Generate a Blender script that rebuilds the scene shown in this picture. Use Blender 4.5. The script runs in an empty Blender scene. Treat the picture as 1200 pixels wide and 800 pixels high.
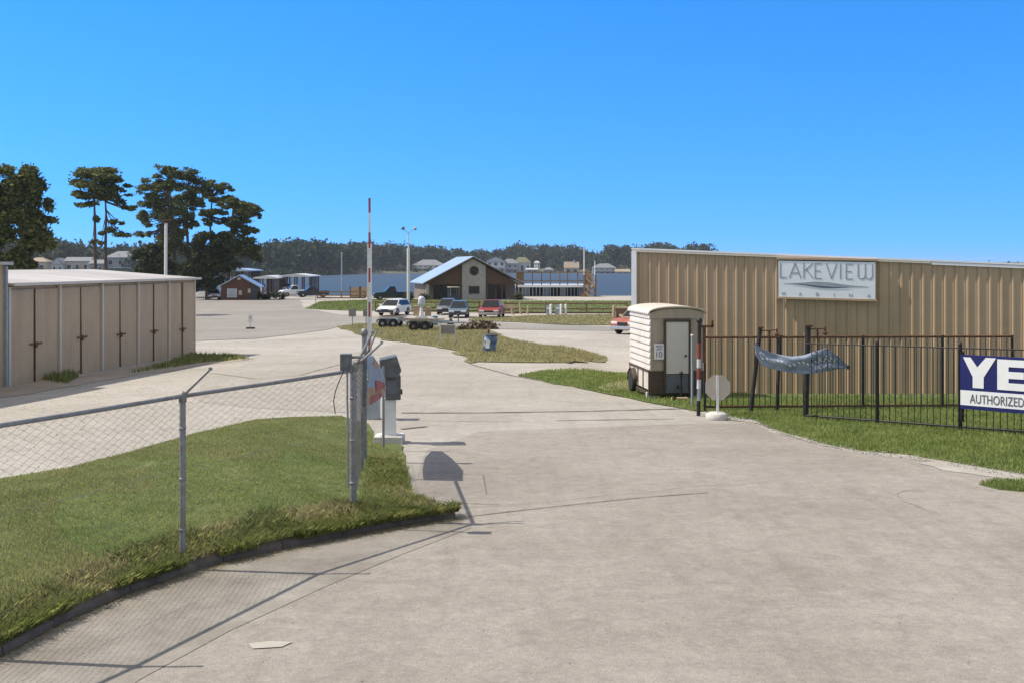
import bpy, bmesh, math, random
import numpy as np
from mathutils import Vector, Matrix, geometry
R = math.radians
random.seed(7); rng = np.random.default_rng(7)
S = bpy.context.scene
COL = S.collection

# ---------------------------------------------------------------- camera, world, sun, exposure
CAMH, F, HY = 3.0, 1300.0, 312.0            # eye height, focal length in photo pixels (1200 wide), horizon row
cam_d = bpy.data.cameras.new('camera'); cam = bpy.data.objects.new('camera', cam_d); COL.objects.link(cam)
cam.location = (0, 0, CAMH); cam.rotation_euler = (R(90), 0, 0)
cam_d.sensor_width = 36; cam_d.lens = 36 * F / 1200; cam_d.shift_y = -(400 - HY) / 1200
cam_d.clip_start = 0.1; cam_d.clip_end = 8000
S.camera = cam
SUN_AZ, SUN_EL = R(-83), R(51)              # from +Y, negative to the left
sdir = Vector((math.sin(SUN_AZ) * math.cos(SUN_EL), math.cos(SUN_AZ) * math.cos(SUN_EL), math.sin(SUN_EL)))
W = bpy.data.worlds.new("World"); S.world = W; W.use_nodes = True
nt = W.node_tree; nt.nodes.clear()
sky = nt.nodes.new('ShaderNodeTexSky'); sky.sky_type = 'NISHITA'; sky.sun_disc = False
sky.sun_elevation = SUN_EL; sky.sun_rotation = SUN_AZ
sky.air_density = 1.0; sky.dust_density = 0.0; sky.ozone_density = 10.0; sky.altitude = 300
hsv = nt.nodes.new('ShaderNodeHueSaturation'); hsv.inputs['Saturation'].default_value = 1.2
hsv.inputs['Hue'].default_value = 0.5; hsv.inputs['Value'].default_value = 1.12
bg = nt.nodes.new('ShaderNodeBackground'); bg.inputs['Strength'].default_value = 0.15
wo = nt.nodes.new('ShaderNodeOutputWorld')
stc = nt.nodes.new('ShaderNodeTexCoord'); smp = nt.nodes.new('ShaderNodeMapping')     # dry clear air: the deep blue of higher up reaches down to the horizon
smp.inputs['Scale'].default_value = (1, 1, .85); smp.inputs['Location'].default_value = (0, 0, .16)
snm = nt.nodes.new('ShaderNodeVectorMath'); snm.operation = 'NORMALIZE'
nt.links.new(stc.outputs['Generated'], smp.inputs[0]); nt.links.new(smp.outputs[0], snm.inputs[0]); nt.links.new(snm.outputs[0], sky.inputs['Vector'])
nt.links.new(sky.outputs[0], hsv.inputs['Color']); # overhead, well above the frame, an unseen veil added to neutralise blue shade
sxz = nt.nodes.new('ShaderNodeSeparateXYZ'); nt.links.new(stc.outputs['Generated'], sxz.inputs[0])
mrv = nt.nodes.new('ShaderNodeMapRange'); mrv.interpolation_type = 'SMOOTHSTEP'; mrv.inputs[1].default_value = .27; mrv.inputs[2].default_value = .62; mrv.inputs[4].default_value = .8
cby = nt.nodes.new('ShaderNodeMath'); cby.operation = 'MULTIPLY_ADD'; cby.inputs[1].default_value = -.55; nt.links.new(sxz.outputs['Y'], cby.inputs[0]); nt.links.new(sxz.outputs['Z'], cby.inputs[2])   # the added white reaches lower behind the viewer
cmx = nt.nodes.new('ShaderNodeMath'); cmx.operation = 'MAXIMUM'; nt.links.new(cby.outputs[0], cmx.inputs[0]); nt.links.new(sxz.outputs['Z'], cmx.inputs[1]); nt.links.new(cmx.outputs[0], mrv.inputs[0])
white_fill = nt.nodes.new('ShaderNodeMixRGB'); white_fill.inputs[2].default_value = (3.2, 3.1, 2.92, 1)
nt.links.new(mrv.outputs[0], white_fill.inputs[0]); nt.links.new(hsv.outputs[0], white_fill.inputs[1]); nt.links.new(white_fill.outputs[0], bg.inputs['Color']); nt.links.new(bg.outputs[0], wo.inputs[0])
sl = bpy.data.lights.new('sun', 'SUN'); sl.energy = 3.65; sl.angle = R(0.5); sl.color = (1, .93, .82)
so = bpy.data.objects.new('sun', sl); COL.objects.link(so); so.rotation_euler = sdir.to_track_quat('Z', 'Y').to_euler()
so.location = (-60, 40, 60)
S.view_settings.view_transform = 'Standard'; S.view_settings.look = 'None'; S.view_settings.gamma = 1
S.view_settings.use_curve_mapping = False; S.view_settings.exposure = 0.5
S.cycles.max_bounces = 6; S.cycles.transparent_max_bounces = 8

# ---------------------------------------------------------------- terrain height and photo-pixel helpers
_ky = [-400, 16, 23, 28, 33, 45, 60, 95, 150, 178, 183, 190, 400]
_kz = [0, 0, -.2, -.34, -.45, -.7, -.95, -1.4, -1.6, -1.75, -2.3, -3.4, -3.6]
def sm(a, b, v):
    t = max(0, min(1, (v - a) / (b - a))); return t * t * (3 - 2 * t)
def gz(x, y):
    z = (float(np.interp(y - .9, _ky, _kz)) + float(np.interp(y, _ky, _kz)) + float(np.interp(y + .9, _ky, _kz))) / 3
    z -= .46 * sm(28.5, 33.5, y) * sm(2.0, 4.5, x) * (1 - sm(46, 60, y))
    return z
def P(px, py, d): return Vector(((px - 600) * d / F, d, CAMH - (py - HY) * d / F))
def G(px, py):
    d = 20.0
    for _ in range(60):
        d = .5 * d + .5 * (CAMH - gz((px - 600) * d / F, d)) * F / (py - HY)
    x = (px - 600) * d / F
    return Vector((x, d, gz(x, d)))

# ---------------------------------------------------------------- materials
def new_mat(name):
    m = bpy.data.materials.new(name); m.use_nodes = True
    return m, m.node_tree, m.node_tree.nodes['Principled BSDF']
def mat(name, c, rough=.7, metal=0, var=.12, scale=6, bump=0, bscale=None, c2=None, spec=None, stretch=None, streak=None, transl=0, island=0, detail=6):
    m, t, b = new_mat(name)
    N, L = t.nodes, t.links
    b.inputs['Roughness'].default_value = rough; b.inputs['Metallic'].default_value = metal
    if spec is not None: b.inputs['Specular IOR Level'].default_value = spec
    tc = N.new('ShaderNodeTexCoord'); mp = N.new('ShaderNodeMapping'); L.new(tc.outputs['Object'], mp.inputs[0])
    if stretch: mp.inputs['Scale'].default_value = stretch
    n = N.new('ShaderNodeTexNoise'); n.inputs['Scale'].default_value = scale; n.inputs['Detail'].default_value = detail
    n.inputs['Roughness'].default_value = .65
    L.new(mp.outputs[0], n.inputs['Vector'])
    r = N.new('ShaderNodeValToRGB'); r.color_ramp.elements[0].position = .3; r.color_ramp.elements[1].position = .7
    lo = [v * (1 - var) for v in c]; hi = list(c2) if c2 else [min(1, v * (1 + var)) for v in c]
    r.color_ramp.elements[0].color = (*lo, 1); r.color_ramp.elements[1].color = (*hi, 1)
    L.new(n.outputs[0], r.inputs[0]); out = r.outputs[0]
    if streak:      # (colour, amount, scale): blotches or runs of dirt with a shape of their own
        n2 = N.new('ShaderNodeTexNoise'); n2.inputs['Scale'].default_value = streak[2]; n2.inputs['Detail'].default_value = 8
        if len(streak) > 3:
            mp2 = N.new('ShaderNodeMapping'); mp2.inputs['Scale'].default_value = streak[3]; L.new(tc.outputs['Object'], mp2.inputs[0]); L.new(mp2.outputs[0], n2.inputs['Vector'])
        else: L.new(tc.outputs['Object'], n2.inputs['Vector'])
        r2 = N.new('ShaderNodeValToRGB'); r2.color_ramp.elements[0].position = .5; r2.color_ramp.elements[1].position = .72
        r2.color_ramp.elements[0].color = (0, 0, 0, 1); r2.color_ramp.elements[1].color = (streak[1],) * 3 + (1,)
        L.new(n2.outputs[0], r2.inputs[0])
        mx = N.new('ShaderNodeMixRGB'); L.new(r2.outputs[0], mx.inputs[0]); L.new(out, mx.inputs[1]); mx.inputs[2].default_value = (*streak[0], 1); out = mx.outputs[0]
    if island:
        g = N.new('ShaderNodeNewGeometry'); mr = N.new('ShaderNodeMapRange'); mr.inputs[3].default_value = 1 - island; mr.inputs[4].default_value = 1 + island
        L.new(g.outputs['Random Per Island'], mr.inputs[0])
        vm = N.new('ShaderNodeVectorMath'); vm.operation = 'SCALE'; L.new(out, vm.inputs[0]); L.new(mr.outputs[0], vm.inputs['Scale']); out = vm.outputs[0]
    L.new(out, b.inputs['Base Color'])
    if bump:
        nb = N.new('ShaderNodeTexNoise'); nb.inputs['Scale'].default_value = bscale or scale * 4; nb.inputs['Detail'].default_value = 4
        L.new(mp.outputs[0], nb.inputs['Vector'])
        bp = N.new('ShaderNodeBump'); bp.inputs['Strength'].default_value = 1; bp.inputs['Distance'].default_value = bump
        L.new(nb.outputs[0], bp.inputs['Height']); L.new(bp.outputs[0], b.inputs['Normal'])
    if transl:
        tr = N.new('ShaderNodeBsdfTranslucent'); L.new(out, tr.inputs[0])
        ms = N.new('ShaderNodeMixShader'); ms.inputs[0].default_value = transl
        L.new(b.outputs[0], ms.inputs[1]); L.new(tr.outputs[0], ms.inputs[2]); L.new(ms.outputs[0], N['Material Output'].inputs[0])
    return m

def ground_mat(name, base, patch, dark, grain=.10, bump=.004, streaky=False, pscale=.35):
    """pavement: wide pale and dark patches, fine stone grain, dusty tyre streaks"""
    m, t, b = new_mat(name); N, L = t.nodes, t.links
    b.inputs['Roughness'].default_value = .9; b.inputs['Specular IOR Level'].default_value = .25
    tc = N.new('ShaderNodeTexCoord')
    def noise(sc, det=5, rough=.6, stretch=None, dist=0):
        n = N.new('ShaderNodeTexNoise'); n.inputs['Scale'].default_value = sc; n.inputs['Detail'].default_value = det; n.inputs['Roughness'].default_value = rough
        n.inputs['Distortion'].default_value = dist
        mp = N.new('ShaderNodeMapping'); L.new(tc.outputs['Object'], mp.inputs[0])
        if stretch: mp.inputs['Scale'].default_value = stretch[0]; mp.inputs['Rotation'].default_value = (0, 0, stretch[1])
        L.new(mp.outputs[0], n.inputs['Vector']); return n.outputs[0]
    def ramp(v, a, bb, c0, c1):
        r = N.new('ShaderNodeValToRGB'); r.color_ramp.elements[0].position = a; r.color_ramp.elements[1].position = bb
        r.color_ramp.elements[0].color = (*c0, 1); r.color_ramp.elements[1].color = (*c1, 1); L.new(v, r.inputs[0]); return r.outputs[0]
    def mix(f, a, c, mode='MIX'):
        x = N.new('ShaderNodeMixRGB'); x.blend_type = mode
        (L.new(f, x.inputs[0]) if not isinstance(f, float) else setattr(x.inputs[0], 'default_value', f))
        L.new(a, x.inputs[1])
        if isinstance(c, tuple): x.inputs[2].default_value = (*c, 1)
        else: L.new(c, x.inputs[2])
        return x.outputs[0]
    c = ramp(noise(pscale, 7, .62, dist=.4), .34, .68, base, patch)
    c = mix(ramp(noise(.9, 8, .7, dist=.8), .52, .74, (0, 0, 0), (.55,) * 3), c, dark)
    if streaky:
        c = mix(ramp(noise(1.0, 6, .6, ((.22, 2.2, 1), R(-62))), .5, .78, (0, 0, 0), (.42,) * 3), c, patch)
        c = mix(ramp(noise(1.0, 6, .6, ((3.2, .18, 1), R(8))), .53, .8, (0, 0, 0), (.5,) * 3), c, dark)
    c = mix(1.0, c, ramp(noise(4.5, 6, .75, dist=.5), .3, .7, (1 - grain * 1.3,) * 3, (1 + grain * .9,) * 3), 'MULTIPLY')
    g = noise(70, 4, .85)
    c = mix(1.0, c, ramp(g, .3, .7, (1 - grain * 2.4,) * 3, (1 + grain * 1.6,) * 3), 'MULTIPLY')
    g2 = noise(16, 4, .75)
    c = mix(1.0, c, ramp(g2, .3, .7, (1 - grain,) * 3, (1 + grain * .6,) * 3), 'MULTIPLY')
    L.new(c, b.inputs['Base Color'])
    bp = N.new('ShaderNodeBump'); bp.inputs['Distance'].default_value = bump; L.new(noise(60, 4, .7), bp.inputs['Height']); L.new(bp.outputs[0], b.inputs['Normal'])
    return m

M = {}
M['gravel'] = ground_mat('pale_gravel', (.41, .375, .32), (.52, .48, .42), (.29, .26, .215), grain=.16, bump=.012, pscale=.22)
M['concrete'] = ground_mat('drive_concrete', (.365, .33, .28), (.44, .405, .35), (.285, .25, .208), grain=.13, bump=.006, streaky=True)
M['apron'] = ground_mat('apron_concrete', (.305, .268, .226), (.39, .348, .30), (.235, .203, .167), grain=.14, bump=.007, streaky=True)
M['gutter'] = ground_mat('gutter_concrete', (.235, .208, .172), (.36, .325, .275), (.175, .152, .122), streaky=True, pscale=.8)
M['seam'] = mat('dark_line', (.06, .05, .042), .9, var=.3, scale=9)
M['crack'] = mat('hairline_crack', (.20, .175, .145), .9, var=.25, scale=9)
M['soft_seam'] = mat('dusty_crack', (.17, .145, .115), .9, var=.3, scale=9)
M['dirt'] = ground_mat('tan_dirt', (.40, .33, .25), (.46, .40, .32), (.28, .22, .15), grain=.16)
M['kerb'] = mat('kerb_concrete', (.15, .12, .09), .9, var=.3, scale=5, bump=.01, bscale=18, streak=((.06, .05, .04), .8, 3))
M['block'] = mat('pale_concrete', (.55, .53, .49), .85, var=.12, scale=9, bump=.003, streak=((.3, .26, .2), .5, 6))
def grass_soil(name, a, b_, c): 
    return ground_mat(name, a, b_, c, grain=.3, bump=.03, pscale=.8)
M['turf'] = grass_soil('lawn_turf', (.155, .205, .055), (.235, .26, .085), (.30, .26, .13))
M['turf_far'] = grass_soil('dry_turf', (.24, .235, .10), (.31, .285, .14), (.36, .29, .17))
M['turf_bank'] = grass_soil('green_turf', (.12, .175, .045), (.175, .215, .06), (.23, .2, .09))
M['blade'] = mat('grass_blade', (.25, .335, .08), .7, var=.25, scale=1.3, c2=(.37, .405, .13), transl=.5, island=.35, spec=.25)
M['blade_dry'] = mat('dry_grass_blade', (.40, .37, .16), .7, var=.25, scale=.8, c2=(.48, .41, .21), transl=.5, island=.35, spec=.2)
M['weed'] = mat('weed_blade', (.19, .27, .06), .65, var=.35, scale=2.5, c2=(.35, .35, .12), transl=.5, island=.4, spec=.25)
M['galv'] = mat('galvanised_steel', (.25, .25, .24), .55, .4, var=.25, scale=20, streak=((.16, .09, .05), .5, 5))
M['wire'] = mat('galvanised_wire', (.19, .18, .165), .6, .2, var=.25, scale=8)
M['wire_dark'] = mat('black_cable', (.03, .03, .03), .6, var=.2)
M['grey_box'] = mat('grey_enclosure', (.13, .145, .155), .55, .2, var=.15, scale=8)
M['hood'] = mat('weathered_grey_hood', (.11, .115, .115), .5, .2, var=.25, scale=10, streak=((.2, .2, .19), .5, 8))
M['white_paint'] = mat('white_painted_metal', (.74, .73, .70), .5, var=.06, scale=6, streak=((.45, .38, .3), .45, 4))
M['red'] = mat('faded_red_paint', (.34, .06, .042), .6, var=.2, scale=12)
M['blue_ink'] = mat('blue_grey_ink', (.10, .14, .27), .6, var=.2)
M['orange_tan'] = mat('faded_tan_panel', (.36, .22, .11), .6, var=.3, scale=9)
M['sign_metal'] = mat('weathered_sign_plate', (.55, .57, .58), .5, .1, var=.15, scale=9)
M['rust'] = mat('rusty_iron', (.085, .05, .035), .8, .2, var=.4, scale=14, c2=(.2, .09, .045))
M['iron'] = mat('black_iron', (.022, .022, .022), .55, .3, var=.3, scale=12, streak=((.1, .05, .03), .7, 5))
M['tan_wall'] = mat('tan_metal_panel', (.45, .33, .212), .5, .0, var=.07, scale=1.2, streak=((.30, .22, .13), .35, 1.6, (1, 1, .12)), spec=.35)
M['shed_wall'] = mat('beige_metal_panel', (.49, .37, .235), .55, .0, var=.07, scale=1.5, streak=((.36, .26, .16), .4, 2.0, (1, 1, .15)), spec=.3)
M['shed_gap'] = mat('dark_rusty_gap', (.19, .12, .07), .85, var=.35, scale=8)
M['shed_trim'] = mat('pale_trim', (.62, .56, .46), .5, var=.07, scale=4)
M['white_trim'] = mat('white_metal_trim', (.78, .79, .80), .4, var=.05, scale=3)
M['roof_pale'] = mat('pale_roof_sheet', (.46, .42, .37), .6, .0, var=.15, scale=.5, streak=((.62, .6, .56), .8, .5, (.25, 1, 1)))
M['roof_blue'] = mat('galvalume_roof', (.42, .52, .60), .38, .35, var=.12, scale=.7)
M['trailer_white'] = mat('cream_siding', (.66, .60, .51), .5, var=.06, scale=4, streak=((.5, .42, .32), .45, 3, (1, 1, .3)))
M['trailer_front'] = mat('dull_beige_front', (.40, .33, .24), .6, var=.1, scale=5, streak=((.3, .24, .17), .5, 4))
M['dark_board'] = mat('dark_brown_board', (.075, .05, .032), .75, var=.3, scale=7)
M['door_grey'] = mat('pale_grey_door', (.58, .54, .46), .55, var=.06, scale=4)
M['rubber'] = mat('black_rubber', (.022, .021, .02), .85, var=.25, scale=14)
M['rim'] = mat('steel_rim', (.35, .35, .34), .4, .6, var=.15, scale=12)
M['rim_dull'] = mat('rusty_rim', (.17, .13, .09), .6, .3, var=.3, scale=12)
M['banner'] = mat('faded_blue_banner', (.20, .25, .33), .85, var=.2, scale=3, c2=(.33, .38, .46), spec=.2)
M['white_ink'] = mat('white_lettering', (.84, .83, .80), .6, var=.05)
M['navy'] = mat('navy_sign_face', (.012, .014, .115), .45, var=.12, scale=3)
M['grey_ink'] = mat('grey_lettering', (.11, .12, .14), .6, var=.1)
M['blue_sign'] = mat('pale_sign_face', (.74, .78, .81), .4, var=.05, scale=2)
M['slate_ink'] = mat('slate_lettering', (.27, .31, .37), .5, var=.08)
M['deep_ink'] = mat('deep_slate_swoosh', (.07, .10, .155), .5, var=.1)
M['sign_back'] = mat('bare_sign_back', (.50, .45, .37), .5, .15, var=.06, scale=5)
M['wood'] = mat('weathered_timber', (.22, .135, .075), .85, var=.3, scale=5, stretch=(1, 1, .2))
M['wood_dark'] = mat('dark_brown_siding', (.11, .06, .033), .8, var=.3, scale=3, stretch=(4, 4, .4))
M['lumber'] = mat('pale_lumber', (.42, .31, .2), .8, var=.2, scale=4)
M['cabin_wall'] = mat('red_brown_siding', (.105, .05, .03), .8, var=.25, scale=3, stretch=(.4, .4, 6))
M['stone'] = mat('grey_limestone', (.36, .34, .30), .85, var=.2, scale=2.2, bump=.02, bscale=3)
M['glass'] = mat('dark_glass', (.02, .022, .024), .15, 0, var=.2, scale=2, spec=.35)
M['pane_grey'] = mat('blue_grey_panel', (.25, .31, .37), .5, var=.15, scale=1.2)
M['bark'] = mat('pine_bark', (.085, .058, .04), .9, var=.35, scale=4, stretch=(1, 1, .3))
M['pine'] = mat('pine_needles', (.085, .115, .035), .65, var=.4, scale=.4, c2=(.20, .22, .075), transl=.4, island=.6, spec=.25)
M['oak'] = mat('dark_oak_leaf', (.04, .056, .02), .6, var=.4, scale=.5, c2=(.085, .10, .036), transl=.3, island=.45, spec=.3)
M['wood_far'] = mat('far_leaf', (.036, .058, .026), .7, var=.4, scale=.045, c2=(.08, .10, .042), transl=.15, island=.4, spec=.15)
M['bush'] = mat('bush_leaf', (.05, .07, .022), .6, var=.4, scale=1, c2=(.09, .1, .035), transl=.25, island=.4)
M['brush_grey'] = mat('dry_brush', (.16, .12, .075), .8, var=.3, scale=1, island=.4)
M['far_ground'] = mat('far_shore_bank', (.10, .11, .05), .95, var=.35, scale=.05, c2=(.19, .17, .10))
M['car_red'] = mat('red_car_paint', (.30, .045, .04), .28, .1, var=.05, scale=2)
M['car_blue'] = mat('slate_blue_car_paint', (.13, .19, .25), .25, .3, var=.05, scale=2)
M['car_grey'] = mat('grey_car_paint', (.20, .20, .21), .25, .4, var=.05, scale=2)
M['car_white'] = mat('white_car_paint', (.78, .78, .76), .25, 0, var=.03, scale=2)
M['car_dark'] = mat('charcoal_car_paint', (.03, .035, .04), .25, .2, var=.1, scale=2)
M['car_silver'] = mat('silver_car_paint', (.5, .52, .54), .28, .4, var=.05, scale=2)
M['car_tan'] = mat('tan_car_paint', (.52, .40, .26), .45, 0, var=.12, scale=3)
M['band_red'] = mat('dull_red_band', (.20, .05, .035), .7, var=.3, scale=12)
M['lamp_glass'] = mat('lamp_lens', (.8, .8, .76), .12, 0, var=.04, scale=8, spec=.8)
M['tail_lens'] = mat('tail_lens', (.3, .02, .015), .2, var=.1, scale=8)
M['chrome'] = mat('bright_bumper', (.6, .6, .58), .25, .8, var=.1, scale=6)
M['drum_blue'] = mat('blue_drum', (.06, .13, .30), .45, var=.2, scale=5, streak=((.55, .6, .66), .9, 3.2))
M['olive'] = mat('olive_fender', (.13, .13, .065), .6, var=.25, scale=6)
M['steel_grey'] = mat('grey_painted_steel', (.33, .37, .40), .5, .3, var=.15, scale=6)
M['tarp'] = mat('dark_tarp', (.05, .052, .05), .7, var=.3, scale=4)
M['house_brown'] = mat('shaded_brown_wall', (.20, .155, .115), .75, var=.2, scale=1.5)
M['lot'] = ground_mat('worn_lot', (.275, .25, .215), (.35, .32, .28), (.22, .2, .17), grain=.14, streaky=True, pscale=.12)
M['scrape'] = mat('pale_scrape', (.42, .385, .33), .9, var=.1)
M['house_white'] = mat('pale_house_wall', (.50, .51, .52), .7, var=.08, scale=.5)
M['house_cream'] = mat('cream_house_wall', (.48, .42, .34), .7, var=.1, scale=.5)
M['house_grey'] = mat('grey_house_wall', (.26, .28, .30), .7, var=.1, scale=.5)
M['roof_grey'] = mat('grey_house_roof', (.20, .21, .225), .7, var=.15, scale=.6)
M['roof_tan'] = mat('tan_house_roof', (.34, .27, .19), .75, var=.15, scale=.6)
M['roof_olive'] = mat('olive_house_roof', (.17, .17, .085), .75, var=.15, scale=.6)
M['roof_light'] = mat('pale_metal_roof', (.60, .60, .58), .45, .15, var=.12, scale=1)

# ---------------------------------------------------------------- mesh helpers
class MB:
    def __init__(s): s.v, s.f, s.sm = [], [], []
    def add(s, vs, fs, smooth=False):
        o = len(s.v); s.v.extend([tuple(v) for v in vs]); s.f.extend([tuple(i + o for i in f) for f in fs]); s.sm.extend([smooth] * len(fs)); return s
    def box(s, c, d, rz=0, rx=0, ry=0):
        x, y, z = d[0] / 2, d[1] / 2, d[2] / 2
        m = Matrix.Rotation(rz, 3, 'Z') @ Matrix.Rotation(ry, 3, 'Y') @ Matrix.Rotation(rx, 3, 'X')
        c = Vector(c)
        vs = [c + m @ Vector(p) for p in ((-x, -y, -z), (x, -y, -z), (x, y, -z), (-x, y, -z), (-x, -y, z), (x, -y, z), (x, y, z), (-x, y, z))]
        return s.add(vs, [(3, 2, 1, 0), (4, 5, 6, 7), (0, 1, 5, 4), (1, 2, 6, 5), (2, 3, 7, 6), (3, 0, 4, 7)])
    def tube(s, pts, r, n=6, r2=None, caps=True, smooth=True):
        pts = [Vector(p) for p in pts]; rings = []; prev = None
        for i, p in enumerate(pts):
            d = (pts[min(i + 1, len(pts) - 1)] - pts[max(i - 1, 0)]).normalized()
            a = prev if prev is not None else (Vector((0, 0, 1)) if abs(d.z) < .9 else Vector((1, 0, 0)))
            u = d.cross(a).normalized(); w = u.cross(d).normalized(); prev = w
            rr = r if r2 is None else r + (r2 - r) * i / max(1, len(pts) - 1)
            rings.append([p + (u * math.cos(2 * math.pi * k / n) + w * math.sin(2 * math.pi * k / n)) * rr for k in range(n)])
        vs = [v for ring in rings for v in ring]; fs = []
        for i in range(len(rings) - 1):
            for k in range(n):
                fs.append((i * n + k, i * n + (k + 1) % n, (i + 1) * n + (k + 1) % n, (i + 1) * n + k))
        s.add(vs, fs, smooth)
        if caps and n > 2: s.add(rings[0], [tuple(range(n))]); s.add(rings[-1], [tuple(reversed(range(n)))])
        return s
    def lathe(s, prof, n=20, c=(0, 0, 0), axis='z', smooth=True):
        vs = []
        for r, h in prof:
            for k in range(n):
                a = 2 * math.pi * k / n; p = (r * math.cos(a), r * math.sin(a), h)
                if axis == 'y': p = (p[0], h, p[1])
                if axis == 'x': p = (h, p[0], p[1])
                vs.append((p[0] + c[0], p[1] + c[1], p[2] + c[2]))
        fs = []
        for i in range(len(prof) - 1):
            for k in range(n): fs.append((i * n + k, i * n + (k + 1) % n, (i + 1) * n + (k + 1) % n, (i + 1) * n + k))
        s.add(vs, fs, smooth)
        if prof[0][0] > 1e-4: s.add(vs[:n], [tuple(reversed(range(n)))])
        if prof[-1][0] > 1e-4: s.add(vs[-n:], [tuple(range(n))])
        return s
    def prism(s, pts, vec):
        """closed 3-D outline pushed along vec"""
        n = len(pts); pts = [Vector(p) for p in pts]; v = Vector(vec)
        fs = [tuple(range(n)), tuple(reversed(range(n, 2 * n)))] + [(i, i + n, (i + 1) % n + n, (i + 1) % n) for i in range(n)]
        return s.add(pts + [p + v for p in pts], fs)
    def grid(s, rows, smooth=True):
        nr, nc = len(rows), len(rows[0]); vs = [p for r in rows for p in r]
        return s.add(vs, [(i * nc + j, i * nc + j + 1, (i + 1) * nc + j + 1, (i + 1) * nc + j) for i in range(nr - 1) for j in range(nc - 1)], smooth)
    def build(s, name, m, parent=None, local=False, bevel=0, solid=0, fixn=True):
        me = bpy.data.meshes.new(name)
        vs = s.v
        if parent is not None and not local:
            inv = world_mat(parent).inverted(); vs = [tuple(inv @ Vector(v)) for v in vs]
        me.from_pydata(vs, [], s.f); me.polygons.foreach_set('use_smooth', s.sm); me.update()
        if fixn or bevel:
            bm = bmesh.new(); bm.from_mesh(me)
            if bevel:
                bmesh.ops.remove_doubles(bm, verts=bm.verts, dist=1e-5)
                bmesh.ops.recalc_face_normals(bm, faces=bm.faces)
                es = [e for e in bm.edges if len(e.link_faces) == 2 and e.calc_face_angle(0) > .5]
                bmesh.ops.bevel(bm, geom=es, offset=bevel, segments=2, affect='EDGES', profile=.6)
            bmesh.ops.recalc_face_normals(bm, faces=bm.faces)
            bm.to_mesh(me); bm.free()
        me.materials.append(m)
        o = bpy.data.objects.new(name, me); COL.objects.link(o)
        if parent is not None: o.parent = parent
        if solid:
            md = o.modifiers.new('thickness', 'SOLIDIFY'); md.thickness = solid; md.offset = 0
        return o
def world_mat(o):
    m = Matrix.LocRotScale(o.location, o.rotation_euler, o.scale)
    return world_mat(o.parent) @ m if o.parent else m
def tag(o, label=None, cat=None, group=None, kind=None):
    if label: o['label'] = label
    if cat: o['category'] = cat
    if group: o['group'] = group
    if kind: o['kind'] = kind
    return o
def empty(name, loc, label, cat, rz=0, group=None):
    o = bpy.data.objects.new(name, None); COL.objects.link(o); o.location = loc; o.rotation_euler = (0, 0, rz); o.empty_display_size = .3
    return tag(o, label, cat, group)
def copy_tree(o, parent=None):
    c = o.copy(); COL.objects.link(c); c.parent = parent
    for ch in [x for x in bpy.data.objects if x.parent == o]: copy_tree(ch, c)
    return c
def np_mesh(name, V, Fc, m, parent=None, k=4):
    """fast mesh from arrays of verts (n,3) and faces (m,k)"""
    me = bpy.data.meshes.new(name); n, f = len(V), len(Fc)
    me.vertices.add(n); me.vertices.foreach_set('co', np.asarray(V, dtype=np.float32).ravel())
    me.loops.add(f * k); me.loops.foreach_set('vertex_index', np.asarray(Fc, dtype=np.int32).ravel())
    me.polygons.add(f); me.polygons.foreach_set('loop_start', np.arange(0, f * k, k, dtype=np.int32)); me.polygons.foreach_set('loop_total', np.full(f, k, dtype=np.int32))
    me.update(calc_edges=True); me.materials.append(m)
    o = bpy.data.objects.new(name, me); COL.objects.link(o)
    if parent is not None: o.parent = parent
    return o
def text_mesh(s, size, thick=.004, sx=1.0, shear=0):
    cu = bpy.data.curves.new('lettering', 'FONT'); cu.body = s; cu.size = size; cu.extrude = thick / 2; cu.shear = shear
    o = bpy.data.objects.new('lettering', cu); COL.objects.link(o)
    dg = bpy.context.evaluated_depsgraph_get(); me = bpy.data.meshes.new_from_object(o.evaluated_get(dg))
    bpy.data.objects.remove(o); bpy.data.curves.remove(cu)
    vs = [Vector((v.co.x * sx, v.co.y, v.co.z)) for v in me.vertices]; fs = [tuple(p.vertices) for p in me.polygons]
    bpy.data.meshes.remove(me); return vs, fs
def put_text(mb, s, height, width, origin, ux, uz, un, thick=.006):
    """lettering laid on a plane: origin = lower left, ux along the line, uz up, un out of the face"""
    vs, fs = text_mesh(s, 1, 1)
    x0, x1 = min(v.x for v in vs), max(v.x for v in vs); y0, y1 = min(v.y for v in vs), max(v.y for v in vs)
    o = Vector(origin)
    mb.add([o + ux * ((v.x - x0) / (x1 - x0) * width) + uz * ((v.y - y0) / (y1 - y0) * height) + un * (v.z * thick) for v in vs], fs)

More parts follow.
